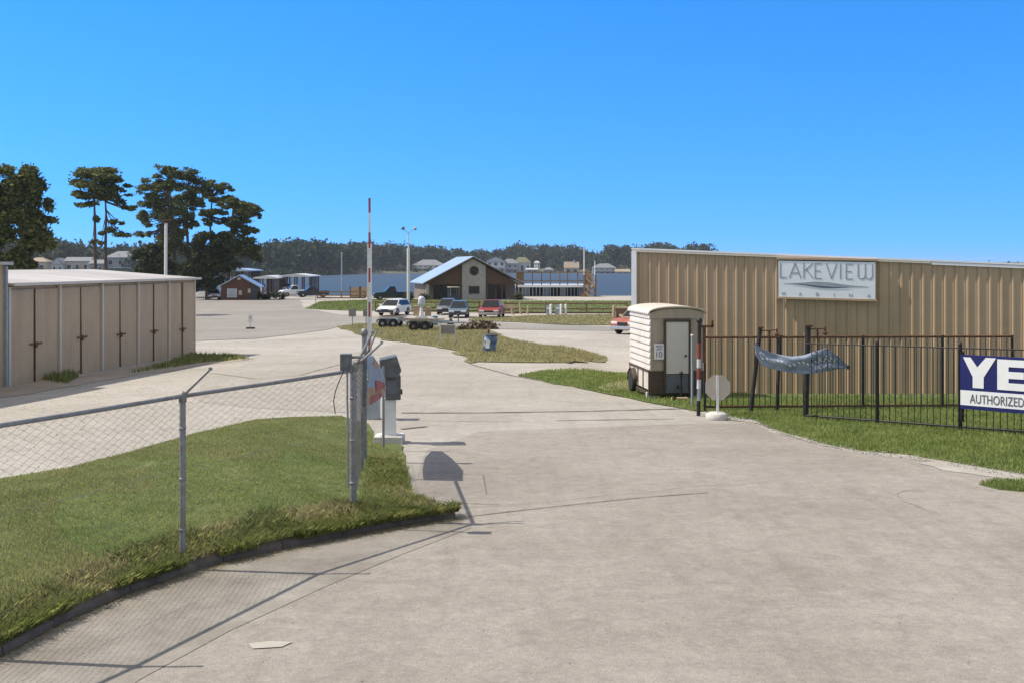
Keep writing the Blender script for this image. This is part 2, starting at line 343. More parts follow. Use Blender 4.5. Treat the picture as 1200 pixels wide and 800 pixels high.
def inside(poly, x, y):
    c = False; j = len(poly) - 1
    for i in range(len(poly)):
        xi, yi = poly[i]; xj, yj = poly[j]
        if (yi > y) != (yj > y) and x < (xj - xi) * (y - yi) / (yj - yi) + xi: c = not c
        j = i
    return c
def wiggle(pts, step, amp):
    out = []
    for i in range(len(pts)):
        a, b = Vector(pts[i]), Vector(pts[(i + 1) % len(pts)]); n = max(1, int((b - a).length / step))
        nn = Vector((-(b - a).y, (b - a).x)).normalized()
        for k in range(n):
            p = a.lerp(b, k / n) + nn * random.uniform(-amp, amp) * (1 if k else .3); out.append((p.x, p.y))
    return out
def sheet(name, poly, zfun, m, res, kind='structure', parent=None):
    xs = [p[0] for p in poly]; ys = [p[1] for p in poly]
    pts = [Vector(p) for p in poly]; edges = [(i, (i + 1) % len(poly)) for i in range(len(poly))]
    y = min(ys) + res * .5
    while y < max(ys):
        st = res if callable(res) is False else res
        x = min(xs) + st * .5
        while x < max(xs):
            q = (x + random.uniform(-.1, .1) * st, y + random.uniform(-.1, .1) * st)
            if inside(poly, *q): pts.append(Vector(q))
            x += st
        y += st
    vs, es, fs, *_ = geometry.delaunay_2d_cdt(pts, edges, [], 1, 1e-5)
    mb = MB(); mb.add([(v.x, v.y, zfun(v.x, v.y)) for v in vs], [tuple(f) for f in fs], True)
    o = mb.build(name, m, parent)
    for p in o.data.polygons:
        if p.normal.z < 0: o.data.flip_normals(); break
    if kind and parent is None: o['kind'] = kind
    return o
def gpoly(px): return [(v.x, v.y) for v in (G(*p) for p in px)]

# ---------------------------------------------------------------- ground, lake, far shore
rows = []
yk = list(np.arange(-30, 8, 4)) + list(np.arange(8, 62, .75)) + list(np.arange(62, 176, 4)) + list(np.arange(176, 192, 1.0))
xk = list(np.arange(-420, -24, 18)) + list(np.arange(-24, 24, 1.0)) + list(np.arange(24, 421, 18))
mb = MB()
for y in yk: rows.append([(x, y, gz(x, y)) for x in xk])
mb.grid(rows); tag(mb.build('ground', M['gravel']), kind='structure')

m, t, b = new_mat('lake_water'); N, L = t.nodes, t.links
b.inputs['Base Color'].default_value = (.045, .066, .085, 1); b.inputs['Roughness'].default_value = .45; b.inputs['Specular IOR Level'].default_value = .16
tc = N.new('ShaderNodeTexCoord'); mp = N.new('ShaderNodeMapping'); mp.inputs['Scale'].default_value = (.35, 1.0, 1); L.new(tc.outputs['Object'], mp.inputs[0])
n1 = N.new('ShaderNodeTexNoise'); n1.inputs['Scale'].default_value = .8; n1.inputs['Detail'].default_value = 6; L.new(mp.outputs[0], n1.inputs['Vector'])
bp = N.new('ShaderNodeBump'); bp.inputs['Distance'].default_value = .6; bp.inputs['Strength'].default_value = 1; L.new(n1.outputs[0], bp.inputs['Height']); L.new(bp.outputs[0], b.inputs['Normal'])
M['water'] = m
mb = MB(); mb.grid([[(x, y, -2.6) for x in np.linspace(-1500, 1500, 31)] for y in np.linspace(181, 2400, 12)], False)
tag(mb.build('lake', M['water']), kind='structure')
def shore_y(x): return 560 + 330 * sm(-190, -60, x) - 40 * sm(60, 160, x) + 12 * math.sin(x * .05)
def bank_z(x, t_): return -3.0 + 1.6 * sm(0, 25, t_) + 5.5 * sm(20, 160, t_) + 4 * sm(150, 600, t_)
xs = np.arange(-900, 901, 20); ts = [0, 6, 14, 25, 45, 80, 120, 160, 260, 500, 1200, 3000]
mb = MB(); mb.grid([[(x * (1 + t_ / 2500), shore_y(x) + t_, bank_z(x, t_)) for x in xs] for t_ in ts])
tag(mb.build('far_shore', M['far_ground']), kind='structure')

# concrete drive and foreground apron
curb_px = [(-260, 905), (-120, 830), (-40, 792), (0, 771), (60, 738), (150, 697), (205, 678), (260, 661), (330, 646), (400, 631), (460, 619), (535, 608)]
pad_px = [(500, 596), (482, 580), (476, 545), (472, 523)]
drive_px = [(440, 517), (425, 484), (300, 478), (232, 470), (236, 440), (300, 424), (420, 412), (470, 402), (535, 412), (552, 427), (600, 440), (640, 447), (712, 462), (757, 471), (812, 484),
            (830, 493), (880, 494), (912, 507), (960, 521), (1010, 531), (1060, 536), (1130, 549), (1200, 560), (1300, 580), (1500, 640), (1700, 760), (1800, 1100), (600, 1500), (-700, 1500)]
drv = wiggle(gpoly(curb_px + pad_px + drive_px), .7, .03)
drive = sheet('driveway', drv, lambda x, y: gz(x, y) + .006, M['concrete'], .8)
apron_px = curb_px[:-1] + [(535, 608), (500, 596), (482, 580), (500, 528), (560, 506), (660, 502), (800, 497), (880, 496), (912, 508), (960, 522), (1010, 532), (1060, 537), (1130, 550), (1200, 561), (1300, 581), (1500, 641), (1650, 740), (1500, 1000), (600, 1200), (-400, 1200)]
apron = sheet('concrete_apron', wiggle(gpoly(apron_px), .8, .02), lambda x, y: gz(x, y) + .011, M['apron'], .6)
# darker gutter strip, its outer edge painted along the fence rail's shadow
gut_px = [(-120, 832), (0, 773), (60, 740), (150, 699), (260, 663), (400, 633), (535, 610), (553, 619), (470, 651), (380, 689), (270, 740), (165, 797), (90, 850), (0, 905)]
sheet('gutter', gpoly(gut_px), lambda x, y: gz(x, y) + .015, M['gutter'], .5)

def seam(px, w, m, par, lift=.019, jitter=.006):
    pts = [G(*p) for p in px]; fine = []
    for a, c in zip(pts[:-1], pts[1:]):
        n = max(1, int((c - a).length / .25))
        fine += [a.lerp(c, k / n) + Vector((random.uniform(-jitter, jitter), random.uniform(-jitter, jitter), 0)) for k in range(n)]
    fine.append(pts[-1]); r0, r1 = [], []
    for i, p in enumerate(fine):
        d = (fine[min(i + 1, len(fine) - 1)] - fine[max(i - 1, 0)]); nn = Vector((-d.y, d.x, 0)).normalized() * w / 2 * random.uniform(.7, 1.25)
        for s_, rr in ((1, r0), (-1, r1)):
            q = p + nn * s_; rr.append((q.x, q.y, gz(q.x, q.y) + lift))
    mb = MB(); mb.grid([r0, r1]); return mb.build('joint', m, par)
seam([(540, 607), (600, 600), (690, 590), (760, 583), (830, 578)], .022, M['soft_seam'], apron)
seam([(482, 584), (530, 590), (585, 592)], .016, M['soft_seam'], apron)
seam([(500, 553), (545, 556), (566, 557), (570, 580)], .012, M['soft_seam'], apron)
seam([(470, 484), (560, 484), (690, 482), (800, 479)], .085, M['seam'], drive)  # dark line painted for the gate track and its shadow
seam([(652, 493), (720, 492), (790, 491)], .05, M['seam'], drive)
seam([(470, 503), (500, 500)], .1, M['soft_seam'], drive)
seam([(552, 427), (600, 440), (640, 447)], .08, M['soft_seam'], drive)
seam([(240, 436), (300, 444), (350, 440), (420, 421), (470, 425)], .045, M['soft_seam'], drive)
seam([(360, 452), (420, 446), (475, 447)], .035, M['soft_seam'], drive)
# pale scrape on the apron
v = [G(*p) for p in ((291, 756), (318, 753), (343, 754), (330, 760), (296, 762))]
mb = MB(); mb.add([(p.x, p.y, p.z + .019) for p in v], [(0, 1, 2, 3, 4)]); mb.build('scrape', M['scrape'], apron)

random.seed(21)
for px, py, ang, n_, par_ in ((900, 566, 176, 20, apron), (330, 440, 5, 26, drive), (560, 455, 10, 24, drive), (420, 428, 170, 20, drive), (640, 470, 4, 20, drive), (360, 412, 8, 30, drive), (1080, 575, 175, 16, apron)):
    p = G(px, py); a = R(ang); pts = []; st_ = .25 if par_ is apron else .5
    for _ in range(n_): pts.append((p.x, p.y)); a += random.gauss(0, .28); p = p + Vector((math.cos(a), math.sin(a), 0)) * st_
    r0, r1 = [], []
    for k_, (x, y) in enumerate(pts):
        q = pts[min(k_ + 1, n_ - 1)]; q0 = pts[max(0, k_ - 1)]; d = Vector((q[0] - q0[0], q[1] - q0[1])).normalized(); w = (.0045 if par_ is apron else .011) * random.uniform(.3, 1.2)
        r0.append((x - d.y * w, y + d.x * w, gz(x, y) + .0185)); r1.append((x + d.y * w, y - d.x * w, gz(x, y) + .0185))
    mb = MB(); mb.grid([r0, r1]); mb.build('crack', M['crack'], par_)
def stones(name, poly, n, r0, r1, zoff, m):
    xs = [p[0] for p in poly]; ys = [p[1] for p in poly]; V, Fc = [], []
    base = np.array([(1, 0, 0), (-1, 0, 0), (0, 1, 0), (0, -1, 0), (0, 0, .7), (0, 0, -.7)]); fa = [(0, 2, 4), (2, 1, 4), (1, 3, 4), (3, 0, 4), (2, 0, 5), (1, 2, 5), (3, 1, 5), (0, 3, 5)]
    while len(V) < n:
        x, y = random.uniform(min(xs), max(xs)), random.uniform(min(ys), max(ys))
        if inside(poly, x, y):
            r = r0 + (r1 - r0) * random.random() ** 3; o_ = len(V) * 6; V.append(base * r * rng.uniform(.6, 1.3, (6, 3)) + np.array([x, y, gz(x, y) + zoff + r * .3])); Fc += [tuple(o_ + i for i in f_) for f_ in fa]
    tag(np_mesh(name, np.concatenate(V), np.array(Fc), m, k=3), kind='stuff')
edge_px = [(838, 491), (882, 495), (912, 508), (960, 522), (1010, 532), (1060, 537), (1130, 550), (1200, 562), (1300, 584), (1300, 572), (1200, 553), (1130, 541), (1060, 530), (1010, 525), (960, 515), (912, 501), (880, 489), (845, 486)]
sheet('gravel_edge', wiggle(gpoly(edge_px), .35, .14), lambda x, y: gz(x, y) + .0135, M['gravel'], .4)
sheet('gravel_edge', wiggle(gpoly([(1075, 543), (1110, 540), (1150, 548), (1200, 558), (1260, 570), (1260, 577), (1200, 566), (1140, 556), (1105, 552)]), .3, .08), lambda x, y: gz(x, y) + .0165, M['gravel'], .4)
stones('edge_gravel', gpoly(edge_px), 2600, .005, .02, .016, M['gravel'])
stones('drive_gravel', gpoly([(480, 600), (560, 506), (800, 500), (1150, 556), (1200, 640), (1200, 800), (250, 800)]), 1500, .002, .008, .014, M['gravel'])
stones('lot_gravel', gpoly([(0, 560), (230, 506), (400, 486), (420, 470), (300, 440), (0, 470)]), 2200, .004, .016, .008, M['gravel'])

# lawns
lawn_back = [(472, 523), (440, 515), (432, 497), (400, 488), (340, 489), (300, 492), (230, 508), (150, 531), (80, 549), (0, 562), (-120, 585), (-300, 620)]
def lawn_z(x, y):
    d0 = min(abs((x - a[0]) * (c[1] - a[1]) - (y - a[1]) * (c[0] - a[0])) / max(1e-6, math.hypot(c[0] - a[0], c[1] - a[1])) if -0.2 <= ((x - a[0]) * (c[0] - a[0]) + (y - a[1]) * (c[1] - a[1])) / max(1e-6, (c[0] - a[0]) ** 2 + (c[1] - a[1]) ** 2) <= 1.2 else 9 for a, c in zip(_back[:-1], _back[1:]))
    d1 = min((Vector((x, y)) - Vector(p)).length for p in _pad)
    dk = min(abs((x - a[0]) * (c[1] - a[1]) - (y - a[1]) * (c[0] - a[0])) / max(1e-6, math.hypot(c[0] - a[0], c[1] - a[1])) if -0.2 <= ((x - a[0]) * (c[0] - a[0]) + (y - a[1]) * (c[1] - a[1])) / max(1e-6, (c[0] - a[0]) ** 2 + (c[1] - a[1]) ** 2) <= 1.2 else 9 for a, c in zip(_kerb[:-1], _kerb[1:]))
    return gz(x, y) + .022 + (.09 + .11 * sm(0, .55, dk)) * sm(0, 2.6, d0) * sm(.3, 2.2, d1) + .012 * math.sin(x * 5.1 + y * 3.3) * sm(0, 1, d0)
_kerb = gpoly([(-262, 900), (-122, 826), (0, 765), (60, 732), (150, 692), (260, 656), (330, 641), (400, 626), (460, 615), (532, 604)])
_back = gpoly(lawn_back); _pad = gpoly(pad_px[1:] + [(456, 519), (440, 517), (445, 530)])
lawn_in = [(-262, 900), (-122, 826), (-42, 788), (0, 765), (60, 732), (150, 692), (205, 674), (260, 656), (330, 641), (400, 626), (460, 615), (532, 604)]
lawn_poly = gpoly(lawn_in + [(497, 593), (479, 578), (474, 547)] + lawn_back)
lawn = sheet('lawn', wiggle(lawn_poly, .5, .04), lawn_z, M['turf'], .35)
isl_px = [(395, 384), (420, 380), (470, 381), (520, 384), (567, 385), (595, 397), (635, 405), (685, 411), (712, 419), (668, 425), (635, 425), (600, 425), (560, 424), (552, 426), (535, 411), (510, 406), (460, 400), (420, 392)]
sheet('grass_island', wiggle(gpoly(isl_px), 1.2, .35), lambda x, y: gz(x, y) + .03, M['turf_far'], 1.2)
tr_px = [(606, 440), (640, 434), (680, 433), (742, 435), (760, 440), (840, 452), (900, 478), (815, 482), (757, 471), (712, 462)]
sheet('grass_verge', wiggle(gpoly(tr_px), .8, .15), lambda x, y: gz(x, y) + .02, M['turf_bank'], .7)
sheet('dirt_patch', wiggle(gpoly([(700, 455), (722, 447), (745, 444), (752, 452), (742, 458), (716, 459)]), .5, .06), lambda x, y: gz(x, y) + .03, M['dirt'], .5)
rg_px = [(846, 488), (882, 492), (912, 505), (960, 519), (1010, 529), (1060, 533), (1130, 545), (1200, 556), (1300, 577), (1450, 615), (1500, 560), (1480, 470), (1300, 464), (1000, 458), (860, 456), (826, 460), (828, 486)]
def rg_z(x, y): return gz(x, y) + .016 + .03 * sm(.05, .5, min((Vector((x, y)) - Vector(p)).length for p in _rge))
rg_poly = gpoly(rg_px)
_rge = [tuple(Vector(a).lerp(Vector(c), k / 8)) for a, c in zip(rg_poly[:10], rg_poly[1:11]) for k in range(8)]
sheet('grass_bank', wiggle(rg_poly, .5, .06), rg_z, M['turf_bank'], .6)
small_poly = gpoly([(1146, 568), (1165, 564), (1200, 564), (1320, 590), (1330, 604), (1200, 577), (1170, 574)])
sheet('grass_tongue', wiggle(small_poly, .3, .04), lambda x, y: gz(x, y) + .016, M['turf_bank'], .3)
for nm, px in (('grass_strip', [(560, 373), (640, 370), (735, 369), (760, 369), (760, 380), (735, 381.5), (660, 381), (610, 378), (548, 376)]),
               ('grass_field', [(436, 351), (500, 351.5), (600, 353), (760, 353), (760, 366), (600, 367.5), (436, 364)]),
               ('grass_field', [(358, 362), (376, 354), (436, 352), (436, 365), (400, 364), (372, 363)])):
    sheet(nm, wiggle(gpoly(px), 3, .4), lambda x, y: gz(x, y) + .04, M['turf_far'] if nm == 'grass_strip' else M['turf_bank'], 3)
sheet('dirt_mound', wiggle(gpoly([(-40, 440), (0, 437), (60, 434), (90, 441), (140, 433), (228, 416), (300, 420), (240, 427), (150, 441), (90, 452), (0, 466), (-60, 470)]), 1, .2), lambda x, y: gz(x, y) + .011, M['dirt'], .8)

sheet('parking_lot', wiggle(gpoly([(180, 354), (350, 350.5), (360, 363), (400, 369), (440, 371), (600, 379), (735, 384), (735, 388), (600, 386), (470, 380), (400, 382), (380, 387), (300, 397), (150, 402)]), 3, .4), lambda x, y: gz(x, y) + .02, M['lot'], 3)
# kerb along the lawn: broken lengths of concrete
kerb = None
kp = [G(*p) for p in [(-120, 829), (0, 768), (60, 735), (150, 694), (260, 658), (330, 643), (400, 628), (460, 617), (533, 606)]]
mb = MB()
for a, c in zip(kp[:-1], kp[1:]):
    n = max(1, int((c - a).length / .9))
    for k in range(n):
        p, q = a.lerp(c, k / n), a.lerp(c, (k + .985) / n); d = (q - p); rz = math.atan2(d.y, d.x); mid = (p + q) / 2
        nn = Vector((-d.y, d.x, 0)).normalized()
        prof = [(-.035, -.05), (-.03, .06), (.0, .105 + random.uniform(-.02, .012)), (.1, .115), (.12, -.05)]
        r0 = [p + nn * u + Vector((0, 0, w)) for u, w in prof]; mb.prism(r0, d)
kerb = mb.build('kerb', M['kerb']); tag(kerb, kind='structure')

# grass blades: one clump each, three-sided tapering blades
def blades(name, poly, zf, n, h0, h1, w, m, keep=None, lean=.5, near=None):
    xs = [p[0] for p in poly]; ys = [p[1] for p in poly]; X, Y = [], []
    while len(X) < n:
        y = random.uniform(min(ys), max(ys))
        if near and random.random() > (near / max(near, y)) ** 1.3: continue
        x = random.uniform(min(xs), max(xs))
        if inside(poly, x, y) and (keep is None or keep(x, y)): X.append(x); Y.append(y)
    X = np.array(X); Y = np.array(Y); Z = np.array([zf(x, y) for x, y in zip(X, Y)]) - .008
    n = len(X); a = rng.uniform(0, 2 * np.pi, n); h = rng.uniform(h0, h1, n); ww = w * rng.uniform(.6, 1.3, n); la = rng.uniform(0, 2 * np.pi, n); ln = h * lean * rng.uniform(0, 1.2, n)
    c = np.stack([X, Y, Z], 1); u = np.stack([np.cos(a), np.sin(a), 0 * a], 1) * ww[:, None]
    tip = c + np.stack([np.cos(la) * ln, np.sin(la) * ln, h], 1); mid = c + np.stack([np.cos(la) * ln * .35, np.sin(la) * ln * .35, h * .6], 1)
    V = np.stack([c - u, c + u, mid + u * .7, tip, mid - u * .7], 1).reshape(-1, 3); i = np.arange(n) * 5
    Fc = np.stack([i, i + 1, i + 2, i + 3, i + 4], 1)
    return tag(np_mesh(name, V, Fc, m, k=5), kind='stuff')
lawn_vis = gpoly([(0, 765), (-60, 800), (-60, 580), (0, 562), (80, 549), (150, 531), (230, 508), (300, 492), (400, 488), (440, 512), (474, 547), (479, 578), (497, 593), (532, 604), (460, 615), (400, 626), (330, 641), (260, 656), (150, 692), (60, 732)])
dry = lambda x, y: math.sin(x * .9 + 1.3) * math.sin(y * .55 + .4) + .4 * math.sin(x * 2.7 + y * 1.9)
blades('lawn_grass', lawn_vis, lawn_z, 80000, .018, .045, .005, M['blade'], near=9)
blades('lawn_grass', lawn_vis, lawn_z, 42000, .018, .045, .005, M['blade_dry'], keep=lambda x, y: dry(x, y) > .0 or y > 17, near=10)
edge = gpoly([(-60, 800), (0, 771), (60, 738), (150, 697), (260, 660), (330, 645), (400, 631), (460, 619), (536, 608), (500, 594), (484, 582), (470, 575), (440, 598), (400, 606), (330, 622), (260, 637), (150, 668), (60, 708), (0, 740), (-60, 770)])
clumpf = lambda x, y: math.sin(x * 4.3 + y * 2.1) + math.sin(x * 1.7 - y * 3.9 + 1) > -.35
blades('verge_weeds', edge, lawn_z, 12000, .04, .12, .006, M['weed'], keep=clumpf, lean=.9)
blades('verge_weeds', edge, lawn_z, 9000, .03, .10, .006, M['blade_dry'], lean=1.3)
blades('pad_weeds', gpoly([(433, 540), (468, 531), (477, 560), (487, 590), (500, 600), (460, 614), (425, 606)]), lawn_z, 8000, .02, .06, .006, M['blade'], lean=1.2)
blades('pad_weeds', gpoly([(433, 540), (466, 533), (474, 560), (482, 590), (495, 601), (460, 614), (425, 606)]), lawn_z, 3500, .02, .07, .006, M['blade_dry'], lean=1.4)
blades('pad_weeds', gpoly([(433, 548), (470, 540), (478, 562), (487, 592), (470, 612), (425, 606)]), lawn_z, 2200, .04, .11, .006, M['weed'], keep=clumpf, lean=1.4)
rim = gpoly([(-60, 801), (0, 771), (60, 738), (150, 697), (205, 679), (260, 662), (330, 646), (400, 632), (460, 620), (538, 608), (528, 600), (460, 612), (400, 622), (330, 637), (260, 652), (205, 668), (150, 686), (60, 726), (0, 758), (-60, 790)])
blades('kerb_weeds', rim, lambda x, y: gz(x, y) + .10, 15000, .04, .13, .006, M['weed'], keep=lambda x, y: math.sin(x * 5.3 + y * 3.1) + .8 * math.sin(x * 2.1 - y * 4.7 + 1) > -.5, lean=1.4)
blades('kerb_straw', gpoly([(-60, 812), (0, 778), (60, 745), (150, 703), (260, 667), (330, 651), (400, 636), (470, 622), (545, 611), (538, 607), (460, 619), (400, 631), (330, 645), (260, 660), (150, 696), (60, 737), (0, 770), (-60, 802)]), lambda x, y: gz(x, y) + .018, 5000, .004, .012, .005, M['blade_dry'], lean=6)
def right_keep(x, y): return y < 31
blades('bank_grass', gpoly([(846, 488), (882, 492), (912, 505), (960, 519), (1010, 529), (1060, 533), (1130, 545), (1200, 556), (1260, 568), (1260, 474), (1000, 466), (826, 470)]), rg_z, 38000, .035, .085, .009, M['blade'], near=18)
blades('bank_grass', small_poly, lambda x, y: gz(x, y) + .03, 2500, .03, .07, .007, M['blade'])
blades('verge_grass', gpoly(tr_px), lambda x, y: gz(x, y) + .02, 16000, .04, .10, .011, M['blade'])
blades('island_grass', gpoly(isl_px), lambda x, y: gz(x, y) + .03, 22000, .05, .13, .02, M['blade_dry'])
blades('field_grass', gpoly([(436, 351), (500, 351.5), (600, 353), (760, 353), (760, 366), (600, 367.5), (436, 364)]), lambda x, y: gz(x, y) + .04, 9000, .06, .2, .04, M['weed'])
blades('field_grass', gpoly([(560, 373), (640, 370), (735, 369), (760, 380), (735, 381.5), (660, 381), (610, 378), (548, 376)]), lambda x, y: gz(x, y) + .04, 7000, .05, .15, .03, M['blade_dry'])
blades('field_grass', gpoly([(358, 362), (376, 354), (436, 352), (436, 365), (400, 364), (372, 363)]), lambda x, y: gz(x, y) + .04, 4000, .06, .2, .04, M['weed'])
blades('shed_weeds', gpoly([(20, 438), (60, 434), (92, 442), (80, 450), (40, 444), (0, 452), (-20, 444)]), lambda x, y: gz(x, y) + .03, 2500, .08, .3, .012, M['weed'])
blades('shed_weeds', gpoly([(225, 416), (270, 417), (292, 421), (240, 425), (180, 434), (150, 438), (190, 428)]), lambda x, y: gz(x, y) + .03, 2500, .06, .2, .012, M['weed'])

# ---------------------------------------------------------------- metal building on the right, with its sign
wl = Vector((3.87, 34.74, 0)); wr = Vector((17.5, 34.74 - .343 * 13.63, 0)); wd = (wr - wl); wlen = wd.length; wu = wd.normalized(); wn = Vector((wu.y, -wu.x, 0))
bld = empty('metal_building', (wl.x, wl.y, gz(wl.x, wl.y)), 'long tan ribbed metal building with white roof edge behind the iron fence', 'building')
def wtop(s): return 3.53 - .0447 * s
mb = MB(); prof = []; s_ = 0.0; k = 0
while s_ < wlen - .3:
    prof += [(s_, 0), (s_ + .095, 0), (s_ + .100, .012), (s_ + .106, 0), (s_ + .125, 0), (s_ + .155, .035), (s_ + .19, .035), (s_ + .22, 0)]; s_ += .296
rows = []
for z0 in (0, 1):
    rows.append([wl + wu * a + wn * o + Vector((0, 0, (-1.5 if z0 == 0 else wtop(a) - .02))) for a, o in prof])
mb.grid(rows, False); mb.build('ribbed_wall', M['tan_wall'], bld, solid=0)
depth = 22.0; back = -wn * depth
mb = MB(); mb.prism([wl + Vector((0, 0, -1.5)), wl + Vector((0, 0, 3.45)), wr + Vector((0, 0, wtop(wlen) - .1)), wr + Vector((0, 0, -1.5))], back)
mb.v = [tuple(Vector(v) - wn * .03) for v in mb.v]; mb.build('rear_walls', M['tan_wall'], bld)
mb = MB(); a0, a1 = wl - wu * .12 + wn * .09 + Vector((0, 0, 3.52)), wr + wu * .2 + wn * .09 + Vector((0, 0, wtop(wlen) - .02))
mb.prism([a0, a1, a1 + Vector((0, 0, .05)), a0 + Vector((0, 0, .05))], back * 1.01); mb.build('roof', M['white_trim'], bld)
mb = MB(); h = Vector((0, 0, .085))
mid_s = 8.65
mb.prism([wl - wu * .1 + wn * .06 + Vector((0, 0, 3.45)), wl + wu * mid_s + wn * .06 + Vector((0, 0, wtop(mid_s) - .07)), wl + wu * mid_s + wn * .06 + Vector((0, 0, wtop(mid_s))), wl - wu * .1 + wn * .06 + Vector((0, 0, 3.515))], wn * .025)
mb.build('rake_trim', M['shed_trim'], bld)
mb = MB(); mb.prism([wl + wu * (mid_s + .02) + wn * .06 + Vector((0, 0, wtop(mid_s) - .10)), wr + wn * .06 + Vector((0, 0, wtop(wlen) - .10)), wr + wn * .06 + Vector((0, 0, wtop(wlen) - .025)), wl + wu * (mid_s + .02) + wn * .06 + Vector((0, 0, wtop(mid_s) - .025))], wn * .02)
mb.build('rake_trim', M['white_trim'], bld)
mb = MB(); mb.box(wl + wu * -.03 + wn * .03 + Vector((0, 0, .98)), (.16, .16, 4.95), math.atan2(wu.y, wu.x)); mb.build('corner_trim', M['white_trim'], bld)

def on_wall(px, py):
    k_ = (px - 600) / F; d = (wl.y + .343 * wl.x) / (1 + .343 * k_); return Vector((k_ * d, d, CAMH - (py - HY) * d / F))
tl, tr_, br, bl_ = on_wall(913, 305), on_wall(1028, 307), on_wall(1026, 351), on_wall(913, 348)
sg = empty('marina_sign', bl_, 'pale rectangular board reading LAKEVIEW MARINA high on the tan metal wall', 'sign')
W_, H_ = (br - bl_).length, (tl - bl_).length * .98; su = (br - bl_).normalized(); su = Vector((su.x, su.y, su.z)).normalized(); sz = Vector((0, 0, 1)); sn = Vector((su.y, -su.x, 0)).normalized()
o0 = bl_ + sn * .20
mb = MB(); mb.prism([o0 - sn * .13, o0 + su * W_ - sn * .13, o0 + su * W_ + sz * H_ - sn * .13, o0 + sz * H_ - sn * .13], sn * .13); mb.build('board', M['blue_sign'], sg)
mb = MB()
for a, c, w in ((o0 - sz * .05 - su * .05, o0 - sz * .05 + su * (W_ + .05), .06), (o0 + sz * (H_ + .04) - su * .05, o0 + sz * (H_ + .04) + su * (W_ + .05), .06)):
    mb.prism([a - sn * .15, a - sn * .15 + sz * w, c - sn * .15 + sz * w, c - sn * .15], sn * .17)
mb.build('frame', M['dark_board'] if False else M['tan_wall'], sg)
def strokes(mb, segs, ox, oy, w, h, th):
    for s_ in segs:
        for (xa, ya), (xb, yb) in zip(s_[:-1], s_[1:]):
            a = o0 + sn * .003 + su * (ox + xa * w) + sz * (oy + ya * h); c = o0 + sn * .003 + su * (ox + xb * w) + sz * (oy + yb * h)
            d = (c - a).normalized(); nn = d.cross(sn).normalized() * th / 2; e = d * th * .3
            mb.prism([a - nn - e, c - nn + e, c + nn + e, a + nn - e], sn * .006)
LET = {'L': [[(0, 1), (0, 0), (.9, 0)]], 'A': [[(0, 0), (.5, 1), (1, 0)], [(.2, .33), (.8, .33)]], 'K': [[(.05, 0), (.05, 1)], [(.95, 1), (.05, .45)], [(.3, .6), (1, 0)]],
       'E': [[(.9, 1), (.05, 1), (.05, 0), (.9, 0)], [(.05, .5), (.75, .5)]], 'V': [[(0, 1), (.5, 0), (1, 1)]], 'I': [[(.5, 0), (.5, 1)]],
       'W': [[(0, 1), (0, .2), (.12, .03), (.36, .03), (.5, .2), (.5, 1)], [(.5, .2), (.64, .03), (.88, .03), (1, .2), (1, 1)]], 'M': [[(0, 0), (0, 1), (.5, .35), (1, 1), (1, 0)]],
       'R': [[(0, 0), (0, 1), (.75, .95), (.85, .72), (.7, .5), (0, .48)], [(.35, .48), (.9, 0)]], 'N': [[(0, 0), (0, 1), (1, 0), (1, 1)]]}
mb = MB()
for ch, x0_, w_ in (('L', .02, .07), ('A', .115, .12), ('K', .262, .10), ('E', .38, .075), ('V', .50, .105), ('I', .615, .06), ('E', .70, .075), ('W', .825, .145)):
    strokes(mb, LET[ch], x0_ * W_, .54 * H_, w_ * W_, .40 * H_, .027)
for ch, x0_ in zip('MARINA', (.04, .215, .395, .565, .735, .92)):
    strokes(mb, LET[ch], x0_ * W_, .055 * H_, .028 * W_, .085 * H_, .011)
mb.build('lettering', M['slate_ink'], sg)
top = [(.05, .385), (.2, .40), (.38, .445), (.52, .44), (.66, .39), (.8, .355), (.93, .35)]; low = [(.93, .345), (.8, .325), (.66, .325), (.52, .345), (.38, .37), (.2, .375), (.05, .38)]
mb = MB(); mb.prism([o0 + sn * .003 + su * a * W_ + sz * c * H_ for a, c in top + low], sn * .005); mb.build('swoosh', M['steel_grey'], sg)
top = [(.14, .375), (.3, .36), (.45, .335), (.58, .315), (.75, .315)]; low = [(.7, .30), (.58, .275), (.45, .28), (.3, .325)]
mb = MB(); mb.prism([o0 + sn * .009 + su * a * W_ + sz * c * H_ for a, c in top + low], sn * .004); mb.build('swoosh', M['deep_ink'], sg)

# ---------------------------------------------------------------- storage sheds on the left
su0, su1 = Vector((-14.44, 31.7, 0)), Vector((-13.6, 47.5, 0)); sd = (su1 - su0); slen = sd.length; sv = sd.normalized(); snr = Vector((sv.y, -sv.x, 0))   # wall faces +x
shed = empty('storage_shed', (su0.x, su0.y, gz(su0.x, su0.y)), 'long low beige storage shed with five pairs of rusty-edged doors', 'shed')
zb, zt = -1.5, 2.40
mb = MB(); bw = slen / 5
c0 = su0 - snr * .05
mb.prism([c0 + Vector((0, 0, zb)), c0 - snr * 9 + Vector((0, 0, zb)), c0 - snr * 9 + Vector((0, 0, 2.40)), c0 - snr * 4.5 + Vector((0, 0, 2.72)), c0 + Vector((0, 0, zt))], sv * slen); mb.build('wall', M['shed_wall'], shed)
mb = MB(); e = snr * .22; a = su0 - sv * .05
mb.prism([a + e + Vector((0, 0, 2.43)), a + e + Vector((0, 0, 2.50)), a - snr * 4.5 + Vector((0, 0, 2.86)), a - snr * 9.2 + Vector((0, 0, 2.52)), a - snr * 9.2 + Vector((0, 0, 2.45)), a - snr * 4.5 + Vector((0, 0, 2.79))], sv * (slen + .25)); rf = mb.build('roof', M['roof_pale'], shed)
